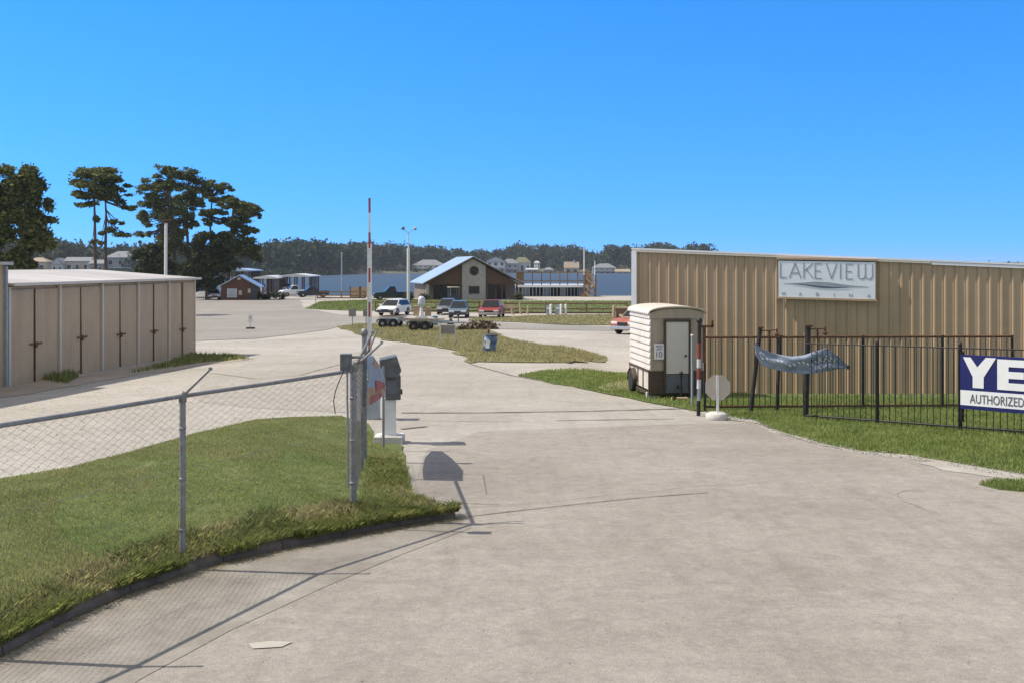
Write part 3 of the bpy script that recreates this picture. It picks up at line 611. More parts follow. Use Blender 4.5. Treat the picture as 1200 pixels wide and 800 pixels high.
mb = MB(); mb.prism([a + e + snr * .005 + Vector((0, 0, 2.425)), a + e + snr * .03 + Vector((0, 0, 2.425)), a + e + snr * .03 + Vector((0, 0, 2.515)), a + e + snr * .005 + Vector((0, 0, 2.515))], sv * (slen + .25)); mb.build('fascia', M['shed_trim'], rf)
for k in range(5):
    b0 = su0 + sv * (bw * k); g0 = min(gz(b0.x, b0.y), gz((b0 + sv * bw).x, (b0 + sv * bw).y)) + .03
    mb = MB(); mb.box(b0 + sv * .05 + Vector((0, 0, (zb + zt) / 2)) + snr * .03, (.10, .10, zt - zb), math.atan2(sv.y, sv.x)); mb.build('door_post', M['shed_trim'], shed)
    for j in range(2):
        x0_ = bw * k + .12 + j * (bw / 2 - .05); x1_ = x0_ + bw / 2 - .12 - (.03 if j == 0 else 0)
        prof = []; s_ = x0_
        while s_ < x1_ - .02:
            prof += [(s_, .0), (min(x1_, s_ + .12), .0), (min(x1_, s_ + .135), .006), (min(x1_, s_ + .155), .006)]; s_ += .17
        prof.append((x1_, 0)); lean = random.uniform(-.04, .04)
        mb = MB(); mb.grid([[su0 + sv * (s_ + (lean if zz else 0)) + snr * (.015 + o_) + Vector((0, 0, g0 - .03 + zz * (zt - .06 - g0))) for s_, o_ in prof] for zz in (0, 1)], False); mb.build('door', M['shed_wall'], shed)
    cx = bw * (k + .5) + .05
    mb = MB(); q = su0 + sv * cx + snr * .03
    ln_ = random.uniform(-.07, .07)
    mb.prism([q + sv * -.02 + Vector((0, 0, g0)), q + sv * .02 + Vector((0, 0, g0)), q + sv * (.02 + ln_) + Vector((0, 0, zt - .08)), q + sv * (-.02 + ln_) + Vector((0, 0, zt - .08))], snr * .012); mb.build('door_gap', M['shed_gap'], shed)
    mb = MB(); zz = g0 + 1.15 + random.uniform(-.05, .05)
    mb.box(q + snr * .03 + Vector((0, 0, zz)), (.75, .02, .05), math.atan2(sv.y, sv.x)); mb.box(q + snr * .04 + Vector((0, 0, zz - .03)), (.10, .03, .16), math.atan2(sv.y, sv.x)); mb.build('latch_bar', M['rust'], shed)
mb = MB(); mb.box(su0 + sv * (slen - .04) + snr * .02 + Vector((0, 0, (zb + zt) / 2)), (.08, .08, zt - zb), math.atan2(sv.y, sv.x)); mb.build('corner_trim', M['shed_trim'], shed)
# taller shed toward the camera, cut by the frame
t0, t1 = su0 - sv * 13, su0 - sv * .14
tall = empty('tall_shed', (t1.x, t1.y, gz(t1.x, t1.y)), 'taller beige shed at the left edge whose roof overhangs the lower shed', 'shed')
mb = MB(); mb.prism([t0 + Vector((0, 0, zb)), t0 - snr * 9 + Vector((0, 0, zb)), t0 - snr * 9 + Vector((0, 0, 3.0)), t0 + Vector((0, 0, 3.02))], sv * (t1 - t0).length); mb.build('wall', M['shed_wall'], tall)
mb = MB(); prof = []; s_ = 0
while s_ < 12.6: prof += [(s_, 0), (s_ + .2, 0), (s_ + .22, .025), (s_ + .26, .025), (s_ + .28, 0)]; s_ += .3
mb.grid([[t0 + sv * s_ + snr * (.01 + o_) + Vector((0, 0, z)) for s_, o_ in prof] for z in (zb, 3.0)], False); mb.build('ribbed_siding', M['shed_wall'], tall)
mb = MB(); mb.prism([t0 + snr * .2 + Vector((0, 0, 3.03)), t0 + snr * .2 + Vector((0, 0, 3.12)), t0 - snr * 9.2 + Vector((0, 0, 3.15)), t0 - snr * 9.2 + Vector((0, 0, 3.06))], sv * ((t1 - t0).length + .15)); mb.build('roof', M['roof_pale'], tall)
mb = MB(); mb.box(t1 + snr * .045 + Vector((0, 0, .75)), (.10, .09, 4.5), math.atan2(sv.y, sv.x)); mb.build('corner_trim', M['steel_grey'], tall)

# ---------------------------------------------------------------- chain-link fence
pA, pB, pC = P(214, 650, 10.95), P(414, 588, 13.05), P(427, 531, 17.2); pL = Vector((-4.2, 8.45, 0)); pL2 = pL + Vector((-1.1, -2.4, 0))
for p in (pA, pB, pC, pL, pL2): p.z = lawn_z(p.x, p.y) - .02
fence = empty('chain_link_fence', pB, 'galvanised chain-link fence with angled barb arms crossing the left lawn', 'fence')
FH = 1.62
for p, tall_ in ((pL2, 0), (pL, 0), (pA, 0), (pB, .06), (pC, .36)):
    mb = MB(); r = .03 if p not in (pB, pC) else .04
    mb.tube([p - Vector((0, 0, .1)), p + Vector((0, 0, FH - .02 + tall_))], r, 10)
    mb.lathe([(0, .05), (r * 1.1, .035), (r * 1.35, 0), (r * 1.35, -.06), (r, -.06)], 10, p + Vector((0, 0, FH + .0 + tall_)))
    for zz in (.3, .8, 1.3): mb.lathe([(r, -.015), (r + .006, -.012), (r + .006, .012), (r, .015)], 10, p + Vector((0, 0, zz)))
    mb.build('post', M['galv'], fence)
up = Vector((0, 0, 1))
arms = [(pA + up * FH, Vector((.27, .05, .27))), (pL + up * FH, Vector((.27, .05, .27))), (pB + up * (FH - .0), Vector((.22, .1, .45))), (pC + up * (FH - .1), Vector((.2, .1, .5))), (pB + up * (FH + .02), Vector((.32, .2, .30)))]
for a, d in arms:
    mb = MB(); mb.tube([a, a + d], .018, 6, .014); mb.box(a + d * .97, (.03, .03, .03)); mb.build('barb_arm', M['galv'], fence)
mb = MB(); runs = [(pL2, pL), (pL, pA), (pA, pB), (pB, pC)]
for a, c in runs: mb.tube([a + up * FH, (a + c) / 2 + up * (FH - .004), c + up * FH], .021, 8)
mb.build('top_rail', M['galv'], fence)
mb = MB(); rw = .0020
for a, c in runs:
    d = c - a; ln = Vector((d.x, d.y, 0)).length; u = Vector((d.x, d.y, 0)).normalized(); pitch = .066; n = int(ln / pitch); nz = int((FH - .03) / (pitch * .5))
    w = Vector((-u.y, u.x, 0))
    for i in range(n + 1):
        for ph in (0,):
            pts = []
            for j in range(nz + 1):
                off = pitch * (i + (.5 if (i + j) % 2 else -.5)); off = max(0.02, min(ln - .02, off))
                z0 = a.z + (c.z - a.z) * off / ln
                pts.append(a + u * off + w * (.003 if j % 2 else -.003) + Vector((0, 0, z0 - a.z + .03 + j * (FH - .04) / nz)))
            mb.tube(pts, rw, 3, caps=False)
mb.build('wire_mesh', M['wire'], fence, fixn=False)
mb = MB()
for a, c in runs:
    for zz in (.06, .9): mb.tube([a + up * zz, c + up * zz], .0022, 3, caps=False)
mb.build('tension_wire', M['wire'], fence, fixn=False)

# control box on the corner post, with a loose cable
cb = P(405.5, 424, 12.65)
o = empty('control_box', cb, 'small dark grey electrical box strapped to the fence corner post', 'box')
mb = MB(); mb.box(cb, (.125, .10, .19)); mb.build('enclosure', M['grey_box'], o, bevel=.008)
mb = MB(); mb.box(cb + Vector((0, -.056, .01)), (.105, .008, .16)); mb.build('lid', M['hood'], o, bevel=.003)
mb = MB(); mb.box(cb + Vector((.08, .06, .05)), (.2, .012, .03)); mb.box(cb + Vector((.08, .06, -.06)), (.2, .012, .03)); mb.build('strap', M['galv'], o)
mb = MB(); mb.tube([P(404, 432, 12.65), P(398, 445, 12.65), P(393, 458, 12.65), P(391, 470, 12.65), P(393, 484, 12.65)], .006, 5); mb.build('cable', M['wire_dark'], o)
mb = MB(); mb.tube([P(407, 432, 12.66), P(407, 470, 12.66), P(408, 500, 12.66), P(408, 570, 12.66)], .012, 6); mb.build('conduit', M['galv'], o)

# notice sheet tied along the end run of the fence, seen almost edge-on
def px_poly(pts, d): return [P(x, y, d) for x, y in pts]
ob = empty('notice_sheet', P(428, 474, 15.6), 'crumpled grey, tan and red notice sheet tied to the fence end beside the drive', 'notice')
_nt = [(0, 429.5, 419, 15.7), (.25, 437, 416.5, 16.5), (.5, 442, 424, 17.2), (.75, 447.5, 434, 17.9), (1, 450, 442, 18.5)]
_nb = [(0, 428.5, 474, 15.7), (.25, 434, 473, 16.4), (.5, 439.5, 471, 17.0), (.75, 445, 468, 17.7), (1, 451, 458, 18.5)]
def npt(s_, t_, off=0):
    a = [np.interp(s_, [k[0] for k in _nt], [k[i] for k in _nt]) for i in (1, 2, 3)]; c = [np.interp(s_, [k[0] for k in _nb], [k[i] for k in _nb]) for i in (1, 2, 3)]
    p = P(a[0], a[1], a[2]).lerp(P(c[0], c[1], c[2]), t_); p.x += .03 * math.sin(s_ * 11 + t_ * 4) * math.sin(math.pi * t_) + off; return p
def npatch(mb, s0, s1, t0_, t1_, off, n=8, sk=0):
    mb.grid([[npt(s0 + (s1 - s0) * i / n, t0_ + (t1_ - t0_) * j / n + sk * (i / n - .5), off) for i in range(n + 1)] for j in range(n + 1)])
mb = MB(); npatch(mb, 0, 1, 0, 1, 0, 30); mb.build('sheet', M['pane_grey'], ob, solid=.01)
mb = MB(); npatch(mb, .02, .97, .62, .97, .010, 12, -.12); mb.build('tan_band', M['orange_tan'], ob)
mb = MB(); npatch(mb, .30, .55, .03, .16, .010, 4); mb.build('tan_band', M['orange_tan'], ob)
mb = MB(); npatch(mb, .40, .97, .42, .70, .016, 8, -.12); mb.build('red_patch', M['red'], ob)
mb = MB(); npatch(mb, .22, .80, .79, .97, .016, 8, -.1); mb.build('red_patch', M['red'], ob)
mb = MB()
for r_ in range(6):
    x = .06
    while x < .80 - r_ * .03:
        w = random.uniform(.03, .08); npatch(mb, x, x + w, .15 + r_ * .075, .172 + r_ * .075, .010, 2); x += w + random.uniform(.02, .05)
mb.build('lettering', M['slate_ink'], ob)
mb = MB(); mb.tube([npt(-.0, -.03) + Vector((-.03, 0, 0)), npt(-.0, 1.03) + Vector((-.03, 0, 0))], .035, 6); mb.build('end_batten', M['hood'], ob)
mb = MB(); mb.tube([npt(.0, 1) + Vector((-.05, 0, .3)), Vector((npt(.0, 1).x - .05, 15.7, lawn_z(-2.1, 15.7)))], .022, 8); mb.build('stake', M['galv'], ob); mb = MB(); mb.tube([npt(1, .5) + Vector((-.03, 0, .3)), Vector((npt(1, .5).x - .03, 18.5, .0))], .022, 8); mb.build('stake', M['galv'], ob)

# call-box pedestal
pd = G(456, 519); dP = pd.y
ped = empty('callbox_pedestal', pd, 'white call-box pedestal with dark grey hood on a concrete block by the drive', 'pedestal')
q = pd
mb = MB(); mb.box(q + Vector((0, .06, .055)), (.50, .52, .17)); mb.build('footing', M['block'], ped, bevel=.012)
mb = MB(); mb.box(q + Vector((-.01, .06, .46)), (.25, .24, .66), R(7)); mb.box(q + Vector((-.01, .06, .15)), (.31, .30, .02), R(7)); mb.build('column', M['white_paint'], ped, bevel=.008)
mb = MB(); mb.box(q + Vector((.06, .04, .98)), (.27, .30, .42), R(8)); mb.build('housing', M['hood'], ped, bevel=.015)
mb = MB(); c0 = q + Vector((.0, .06, 1.17)); u = Vector((math.cos(R(8)), math.sin(R(8)), 0)); vv = Vector((-u.y, u.x, 0))
mb.prism([c0 - u * .19 - vv * .26 + up * .0, c0 - u * .17 - vv * .26 + up * .31, c0 + u * .12 - vv * .26 + up * .37, c0 + u * .2 - vv * .26 + up * .12, c0 + u * .14 - vv * .26 + up * .0], vv * .48); mb.build('hood', M['hood'], ped, bevel=.012)
mb = MB(); mb.box(q + Vector((.06, -.125, 1.0)), (.18, .012, .24), R(8)); mb.build('keypad', M['grey_box'], ped)
mb = MB(); mb.box(q + Vector((.2, .06, .90)), (.05, .12, .08), R(8)); mb.build('card_reader', M['wire_dark'], ped)

# barrier arm raised upright
ba = G(436, 491)
bar = empty('barrier_gate', ba, 'red and white striped barrier arm raised upright beside the call box', 'barrier')
bz = ba.z; ax = P(434.2, 400, ba.y).x
mb = MB(); mb.box(ba + Vector((0, .05, .5)), (.30, .34, 1.0)); mb.build('cabinet', M['steel_grey'], bar, bevel=.015)
mb = MB(); mb.box(ba + Vector((0, .05, 1.02)), (.34, .38, .05)); mb.build('cabinet_lid', M['steel_grey'], bar, bevel=.01)
yy = ba.y - .16
def zpx(y): return CAMH - (y - HY) * ba.y / F
mb = MB(); mb.box((ax, yy, (bz + .55 + zpx(233)) / 2), (.04, .025, zpx(233) - bz - .55)); arm = mb.build('arm', M['white_paint'], bar)
mb = MB()
for a, c in ((233, 250), (273, 291), (314.5, 331), (354, 371), (397, 412)):
    mb = MB(); mb.box((ax, yy - .001, (zpx(a) + zpx(c)) / 2), (.044, .031, abs(zpx(a) - zpx(c)))); mb.build('red_band', M['red'], arm)
mb = MB()
for sx in (-.034, .034): mb.box((ax + sx, yy, (zpx(286) + zpx(440)) / 2), (.024, .045, zpx(286) - zpx(440)))
mb.build('sleeve', M['white_paint'], bar)
mb = MB(); mb.lathe([(0, -.2), (.05, -.2), (.05, .03), (0, .03)], 12, (ax, yy + .1, bz + .85), 'y'); mb.build('pivot', M['galv'], bar)

# ---------------------------------------------------------------- office trailer, stop sign, gate posts on the right
FL = P(762, 466, 28.0); FL.z = gz(FL.x, FL.y)
tv = Vector((-.108, .994, 0)).normalized(); tu = Vector((tv.y, -tv.x, 0)); trz = math.atan2(tu.y, tu.x)
tl_ = empty('office_trailer', FL, 'small cream trailer cabin with arched ribbed roof and grey door', 'trailer', trz)
TW, TL = 1.38, 2.35; Z0, Z1, ZF = .12, 2.16, .70
def LB(): return MB()
mb = LB(); mb.box((TW / 2, TL / 2, (Z1 + ZF) / 2), (TW - .05, TL - .05, Z1 - ZF)); mb.build('cabin', M['trailer_front'], tl_, True)
mb = LB(); n = 9
for side, x0_, sg_ in (('l', 0, -1), ('r', TW, 1)):
    for k in range(n):
        z0 = ZF + k * (Z1 - ZF) / n; z1_ = ZF + (k + 1) * (Z1 - ZF) / n
        x = x0_ - sg_ * .02
        mb.prism([(x, .0, z0), (x + sg_ * .045, .0, z0 + .012), (x + sg_ * .04, .0, z0 + .05), (x + sg_ * .012, .0, z1_), (x, 0, z1_)], (0, TL, 0))
mb.build('lap_siding', M['trailer_white'], tl_, True)
mb = LB(); rows = []
na = 17
for j in range(0, 49):
    v_ = -.10 + j * (TL + .16) / 48; rip = .018 * (1 if j % 4 in (0, 1) else -1)
    rows.append([(TW / 2 - (TW / 2 + .06) * math.cos(math.pi * i / (na - 1)), v_, Z1 - .03 + .17 * math.sin(math.pi * i / (na - 1)) ** .8 + rip) for i in range(na)])
mb.grid(rows, False); mb.build('roof', M['trailer_white'], tl_, True, solid=.018)
mb = LB(); arch = [(TW / 2 - (TW / 2 + .0) * math.cos(math.pi * i / 16), -.012, Z1 - .06 + .16 * math.sin(math.pi * i / 16) ** .8) for i in range(17)]
mb.prism(arch + [(TW, -.012, Z1 - .14), (0, -.012, Z1 - .14)], (0, TL, 0)); mb.build('gable_end', M['trailer_front'], tl_, True)
dx0, dx1 = .40, .98
d = LB(); d.box(((dx0 + dx1) / 2, -.02, 1.28), (dx1 - dx0, .05, 1.3)); dd = d.build('door', M['door_grey'], tl_, True, bevel=.006)
d = LB(); d.lathe([(0, -.09), (.028, -.085), (.03, -.06), (.012, -.05), (.012, -.03)], 10, (dx1 - .08, 0, 1.08), 'y'); d.build('handle', M['iron'], dd, True)
d = LB(); d.box((dx0 - .03, -.03, 1.12), (.05, .07, 1.72)); d.box((dx1 + .03, -.03, 1.12), (.05, .07, 1.72)); d.box(((dx0 + dx1) / 2, -.03, 1.965), (dx1 - dx0 + .11, .075, .05)); d.build('door_frame', M['dark_board'], tl_, True)
d = LB(); d.box((TW / 2, .02, (Z0 + ZF) / 2), (TW, .04, ZF - Z0)); d.box((TW + .0, TL / 2, (Z0 + ZF) / 2), (.03, TL - .05, ZF - Z0)); d.build('skirt', M['dark_board'], tl_, True)
d = LB(); d.box(((dx0 + dx1) / 2, -.012, .38), (dx1 - dx0, .03, .46)); d.build('lower_door_panel', M['grey_box'], tl_, True)
d = LB(); d.box((0.0, TL / 2, (Z0 + .1 + ZF) / 2), (.03, TL - .1, ZF - Z0 - .1)); d.build('side_panel', M['trailer_white'], tl_, True)
d = LB()
for y in (.06, .7, 1.3, TL - .06): d.box((-.02, y, .40), (.03, .06, .66))
d.box((-.024, TL / 2, ZF + .0), (.04, TL, .05)); d.box((-.024, TL / 2, .14), (.04, TL, .06)); d.box((TW / 2, TL / 2, .12), (TW - .1, TL - .1, .08)); d.build('frame', M['dark_board'], tl_, True)
for y in (1.75,):
    for x, sg_ in ((-.06, -1), (TW + .06, 1)):
        w = LB(); w.lathe([(.16, -.07), (.26, -.075), (.29, -.05), (.29, .05), (.26, .075), (.16, .07)], 20, (x, y, .29), 'x'); wo_ = w.build('wheel', M['rubber'], tl_, True)
        w = LB(); w.lathe([(0, -.03), (.1, -.05), (.165, -.06), (.165, .06), (.1, .05), (0, .03)], 16, (x, y, .29), 'x'); w.build('rim', M['rim_dull'], wo_, True)
d = LB(); pts = [(-.14, 1.75 + .36 * math.cos(a), .29 + .34 * math.sin(a)) for a in np.linspace(0, math.pi, 9)]
d.grid([[p for p in pts], [(p[0] + .2, p[1], p[2]) for p in pts]]); d.build('fender', M['dark_board'], tl_, True, solid=.01)
d = LB(); d.tube([(.72, -.28, .05), (.72, -.28, .62)], .03, 8); d.lathe([(0, .06), (.04, .05), (.055, 0), (.04, -.05)], 10, (.72, -.28, .66)); d.box((.72, -.14, .3), (.07, .3, .08)); d.build('hitch_jack', M['iron'], tl_, True)
for bx_, bs_ in (((.16, .16, .06), (.16, .16, .18)), ((TW - .16, .16, .06), (.16, .16, .18)), ((-.03, .1, .06), (.1, .12, .2))): d = LB(); d.box(bx_, bs_); d.build('support_block', M['block'], tl_, True)
sp = empty('speed_sign', FL, 'white speed limit 10 sign fixed to the cream trailer beside its door', 'sign', trz); sp.location = FL + tu * .10 + Vector((0, 0, 1.0)) - tv * .03
d = LB(); d.box((.12, -.012, .19), (.25, .01, .39)); d.build('plate', M['white_paint'], sp, True, bevel=.004)
d = LB(); put_text(d, '10', .14, .15, (.045, -.018, .05), Vector((1, 0, 0)), Vector((0, 0, 1)), Vector((0, -1, 0)))
d.build('numerals', M['grey_ink'], sp, True)
d = LB(); put_text(d, 'SPEED', .05, .17, (.035, -.018, .30), Vector((1, 0, 0)), Vector((0, 0, 1)), Vector((0, -1, 0))); put_text(d, 'LIMIT', .05, .15, (.045, -.018, .225), Vector((1, 0, 0)), Vector((0, 0, 1)), Vector((0, -1, 0))); d.build('lettering', M['blue_ink'], sp, True)
st = G(793, 469.5); o = empty('timber_block', st, 'pale timber step block lying below the cream trailer door', 'block')
mb = MB(); mb.box(st + Vector((.08, 0, .06)), (.40, .16, .06)); mb.box(st + Vector((-.06, 0, .03)), (.14, .16, .12)); mb.build('blocks', M['lumber'], o, bevel=.008)

ss = G(841, 491); o = empty('stop_sign', ss, 'octagonal road sign seen from its bare back in a white concrete foot', 'sign')
mb = MB(); mb.lathe([(.22, 0), (.235, .03), (.225, .13), (.17, .16), (0, .165)], 20, ss + Vector((-.02, 0, -.01))); mb.build('foot', M['block'], o)
sc = P(841.5, 454, ss.y)
mb = MB(); mb.box((ss.x, ss.y, (ss.z + sc.z + .28) / 2), (.05, .035, sc.z + .24 - ss.z)); mb.build('post', M['white_paint'], o)
mb = MB(); mb.prism([Vector((sc.x + .282 * math.cos(R(22.5 + 45 * k)), ss.y + .022, sc.z + .282 * math.sin(R(22.5 + 45 * k)))) for k in range(8)], (0, .006, 0)); mb.build('plate', M['sign_back'], o)

gp = G(818.5, 487); o = empty('gate_post', gp, 'dark gate post wrapped in red and white bands beside the cream trailer', 'post')
mb = MB(); zt_ = P(0, 376, gp.y).z; mb.tube([gp, (gp.x + .02, gp.y, zt_)], .042, 10); mb.lathe([(0, .07), (.05, .05), (.075, 0), (.06, -.03)], 10, (gp.x + .02, gp.y, zt_)); mb.build('column', M['iron'], o)
for nm, a, c, mm in (('red_band', 402, 420, 'band_red'), ('white_band', 420.3, 430.7, 'sign_metal'), ('red_band', 431, 444, 'band_red'), ('white_band', 444.3, 455, 'sign_metal'), ('grey_band', 455.3, 469, 'steel_grey')):
    mb = MB(); mb.tube([(gp.x + .008, gp.y, P(0, c, gp.y).z), (gp.x + .012, gp.y, P(0, a, gp.y)  .z)], .046, 12); mb.build(nm, M[mm], o)
mb = MB(); mb.box((gp.x + .17, gp.y, zt_ - .12), (.3, .05, .05)); mb.box((gp.x + .3, gp.y, zt_ - .06), (.05, .05, .14)); mb.box((gp.x + .13, gp.y + .02, zt_ - .5), (.06, .06, .8)); mb.build('gate_bracket', M['rust'], o)
wp = G(811, 476); o = empty('white_pole', wp, 'slim pale grey pole standing between trailer door and gate post', 'pole')
mb = MB(); mb.tube([wp, (wp.x, wp.y, P(0, 393, wp.y).z)], .028, 8); mb.build('shaft', M['steel_grey'], o); mb = MB(); mb.lathe([(0, .03), (.032, .02), (.034, -.02), (.028, -.02)], 8, (wp.x, wp.y, P(0, 393, wp.y).z)); mb.build('cap', M['white_paint'], o)

# rolling iron gate drawn back along the fence
ga, gb = G(826, 481.5), G(1186, 481.5); gb.y = ga.y + .5; gb.x = 586 * gb.y / F; gb.z = gz(gb.x, gb.y)
gate = empty('rolling_gate', ga, 'long black iron rolling gate drawn open in front of the tan wall', 'gate')
gd = gb - ga; gl = gd.length; gh = 1.66
def gpt(t_, z): return ga + gd * t_ + up * z
mb = MB(); mb.tube([gpt(0, gh), gpt(1, gh)], .03, 6); mb.build('rail', M['rust'], gate)
mb = MB(); mb.tube([gpt(0, .10), gpt(1, .10)], .03, 6); mb.build('rail', M['rust'], gate)
for t_ in (0, .235, .51, .77, 1):
    mb = MB(); mb.box(gpt(t_, gh / 2 + .03), (.05, .05, gh)); mb.build('upright', M['iron'], gate)
mb = MB(); n = int(gl / .125)
for k in range(1, n): mb.tube([gpt(k / n, .1), gpt(k / n, gh)], .0085, 4, caps=False)
mb.build('picket_row', M['iron'], gate)
# iron fence in front of it
fp = [G(945, 493), G(1028, 499.5), G(1125, 507), G(1205, 513), G(1300, 521)]
ifn = empty('iron_fence', fp[0], 'low black iron picket fence running along the grass bank to the right', 'fence')
fh = 1.60
for p in fp[1:]:
    mb = MB(); mb.box(p + up * (fh / 2 + .03), (.06, .06, fh + .08)); mb.lathe([(0, .05), (.035, .03), (.04, 0)], 8, p + up * (fh + .07)); mb.build('post', M['iron'], ifn)
mb = MB(); mp_ = MB()
for a, c in zip(fp[:-1], fp[1:]):
    for zz, r in ((fh, .013), (.12, .02)): mb = MB(); mb.tube([a + up * zz, c + up * zz], r, 6); mb.build('rail', M['iron'], ifn)
    n = int((c - a).length / .115)
    for k in range(1, n): q = a.lerp(c, k / n); mp_.tube([q + up * .03, q + up * fh], .0082, 4, caps=False)
mp_.build('picket_row', M['iron'], ifn)
# guide posts
def guide(px0, py0, px1, py1, w, label, hook, d):
    b_ = P(px1, py1, d); t_ = P(px0, py0, d); b_.z = min(b_.z, gz(b_.x, b_.y)); o = empty('guide_post', b_, label, 'post', group='iron posts guiding the rolling gate')
    mb = MB(); mb.tube([b_, t_], w, 4); mb.build('column', M['iron'], o)
    mb = MB(); mb.box(t_ + Vector((0, 0, .0)), (w * 2.6, w * 2.6, .05)); mb.build('cap', M['rust'], o)
    if hook:
        mb = MB(); q = t_ + Vector((0, 0, -.07)); e = Vector((.36, 0, .02)); mb.tube([q, q + e], .014, 6); mb.tube([q + e + up * .03, q + e - up * .09], .02, 6); mb.tube([q + Vector((.2, 0, 0)), q + Vector((.2, 0, -.55))], .02, 6); mb.lathe([(0, -.04), (.04, -.035), (.04, .035), (0, .04)], 10, q + e - up * .1, 'y'); mb.build('roller_arm', M['rust'], o)
    return o
guide(891, 384, 879.5, 485, .045, 'leaning black post holding the left end of the blue banner', True, 24.4)
guide(914.5, 394, 910, 485, .035, 'thin rusty post behind the middle of the blue banner', False, 24.5)
guide(947, 382, 944, 494, .06, 'thickest black post behind the blue banner, with a roller arm', True, 23.4)
# banner
bn = empty('banner', P(884, 430, 23.0), 'sagging faded blue banner with white lettering tied across the iron posts', 'banner')
topc = [(884, 402), (893, 408), (903, 412.5), (915, 415.5), (928, 417.5), (942, 416), (955, 411.5), (969, 407.5), (982, 417), (994, 429)]
botc = [(886, 416), (893, 427.5), (903, 431.5), (915, 434), (928, 436.5), (942, 437.5), (955, 437), (969, 434.5), (982, 432), (994, 431)]
def interp(c, t_):
    f_ = t_ * (len(c) - 1); i = min(len(c) - 2, int(f_)); a, b_ = c[i], c[i + 1]; k = f_ - i; return a[0] + (b_[0] - a[0]) * k, a[1] + (b_[1] - a[1]) * k
def banner_pt(s_, t_, off=0):
    a, c = interp(topc, s_), interp(botc, s_); x, y = a[0] + (c[0] - a[0]) * t_, a[1] + (c[1] - a[1]) * t_
    dd_ = 22.95 + .05 * math.sin(t_ * 6 + s_ * 6) * math.sin(math.pi * s_) + .018 * math.sin(t_ * 13 - s_ * 7) + off
    return P(x, y, dd_)
mb = MB(); mb.grid([[banner_pt(s_, t_) for s_ in np.linspace(0, 1, 60)] for t_ in np.linspace(0, 1, 16)]); mb.build('cloth', M['banner'], bn, solid=.004)
def banner_text(mb, s, s0, s1, t0_, t1_):
    vs, fs = text_mesh(s, 1, .01); x0_, x1_ = min(v.x for v in vs), max(v.x for v in vs); y0_, y1_ = min(v.y for v in vs), max(v.y for v in vs)
    mb.add([banner_pt(s0 + (s1 - s0) * (v.x - x0_) / (x1_ - x0_), t1_ + (t0_ - t1_) * (v.y - y0_) / (y1_ - y0_), -.03 - v.z * .3) for v in vs], fs)
mb = MB(); banner_text(mb, 'C', .07, .14, .26, .62)
for k in range(13):
    s_ = .16 + k * .042; h_ = random.uniform(.10, .2); c_ = .48 + .1 * math.sin(k * 1.3)
    mb.add([banner_pt(s_, c_ - h_ / 2, -.03), banner_pt(s_ + .022, c_ - h_ / 2 + .05, -.03), banner_pt(s_ + .028, c_ + h_ / 2, -.03), banner_pt(s_ + .006, c_ + h_ / 2 - .06, -.03)], [(0, 1, 2, 3)])
banner_text(mb, 'KAN', .70, .86, .30, .56); banner_text(mb, 'BOATS', .67, .85, .66, .84)
mb.build('lettering', M['white_ink'], bn)
mb = MB(); mb.tube([P(884, 402, 22.95), P(889, 401, 24.3)], .008, 5); mb.tube([P(994, 430, 22.95), P(996, 431, 23.2)], .008, 5); mb.box(P(994, 430, 22.95), (.06, .03, .08)); mb.tube([P(969, 407, 22.95), P(968, 402, 23.3)], .008, 5); mb.tube([P(886, 416, 22.95), P(884, 432, 24.3)], .012, 5); mb.build('tie', M['wire_dark'], bn)

# navy dealer sign fixed to the fence
def fpt(px, py): return P(px, py, (fp[2].y + (fp[3].y - fp[2].y) * (px - 1125) / 80) - .09)
sgn = empty('dealer_sign', fpt(1125, 478), 'big navy and white dealer sign fixed to the iron fence at the right edge', 'sign')
A, B_ = fpt(1125, 0), fpt(1320, 0); nu = Vector((B_.x - A.x, B_.y - A.y, 0)); nl = nu.length; nu.normalize(); nn_ = Vector((nu.y, -nu.x, 0)); z0_, z1_ = fpt(1125, 478).z, fpt(1125, 415).z; A = Vector((A.x, A.y, z0_)); SH = z1_ - z0_
mb = MB(); mb.prism([A, A + nu * nl, A + nu * nl + up * SH, A + up * SH], -nn_ * .03); mb.build('panel', M['navy'], sgn)
pxm = (fpt(1200, 0) - fpt(1125, 0)).length / 75
mb = MB(); mb.prism([A + nn_ * .002 + nu * .01 + up * SH * .07, A + nn_ * .002 + nu * (nl - .01) + up * SH * .07, A + nn_ * .002 + nu * (nl - .01) + up * SH * .345, A + nn_ * .002 + nu * .01 + up * SH * .345], nn_ * .004); mb.build('white_strip', M['white_ink'], sgn)
def poly_on(mb, pts, th=.008): mb.prism([A + nn_ * .002 + nu * (x * pxm) + up * (y * SH) for x, y in pts], nn_ * th)
mb = MB()
poly_on(mb, [(4, .955), (13, .955), (21, .78), (31, .965), (43, .965), (28.5, .60), (28.5, .40), (15.5, .40), (15.5, .60)])
poly_on(mb, [(44.5, .95), (44.5, .40), (78, .40), (78, .53), (57.5, .53), (57.5, .61), (75, .61), (75, .735), (57.5, .735), (57.5, .82), (78, .82), (78, .95)])
mb.build('big_lettering', M['white_ink'], sgn)
mb = MB(); put_text(mb, 'AUTHORIZED', SH * .165, 63 * pxm, A + nu * (12 * pxm) + up * (SH * .12) + nn_ * .010, nu, up, nn_, .006); mb.build('lettering', M['grey_ink'], sgn)
mb = MB()
for s_ in (.02, nl * .45, nl - .02): mb.box(A + nu * s_ - nn_ * .06 + up * (SH / 2 - .1), (.05, .05, SH + .3))
mb.build('mounting_post', M['iron'], sgn)

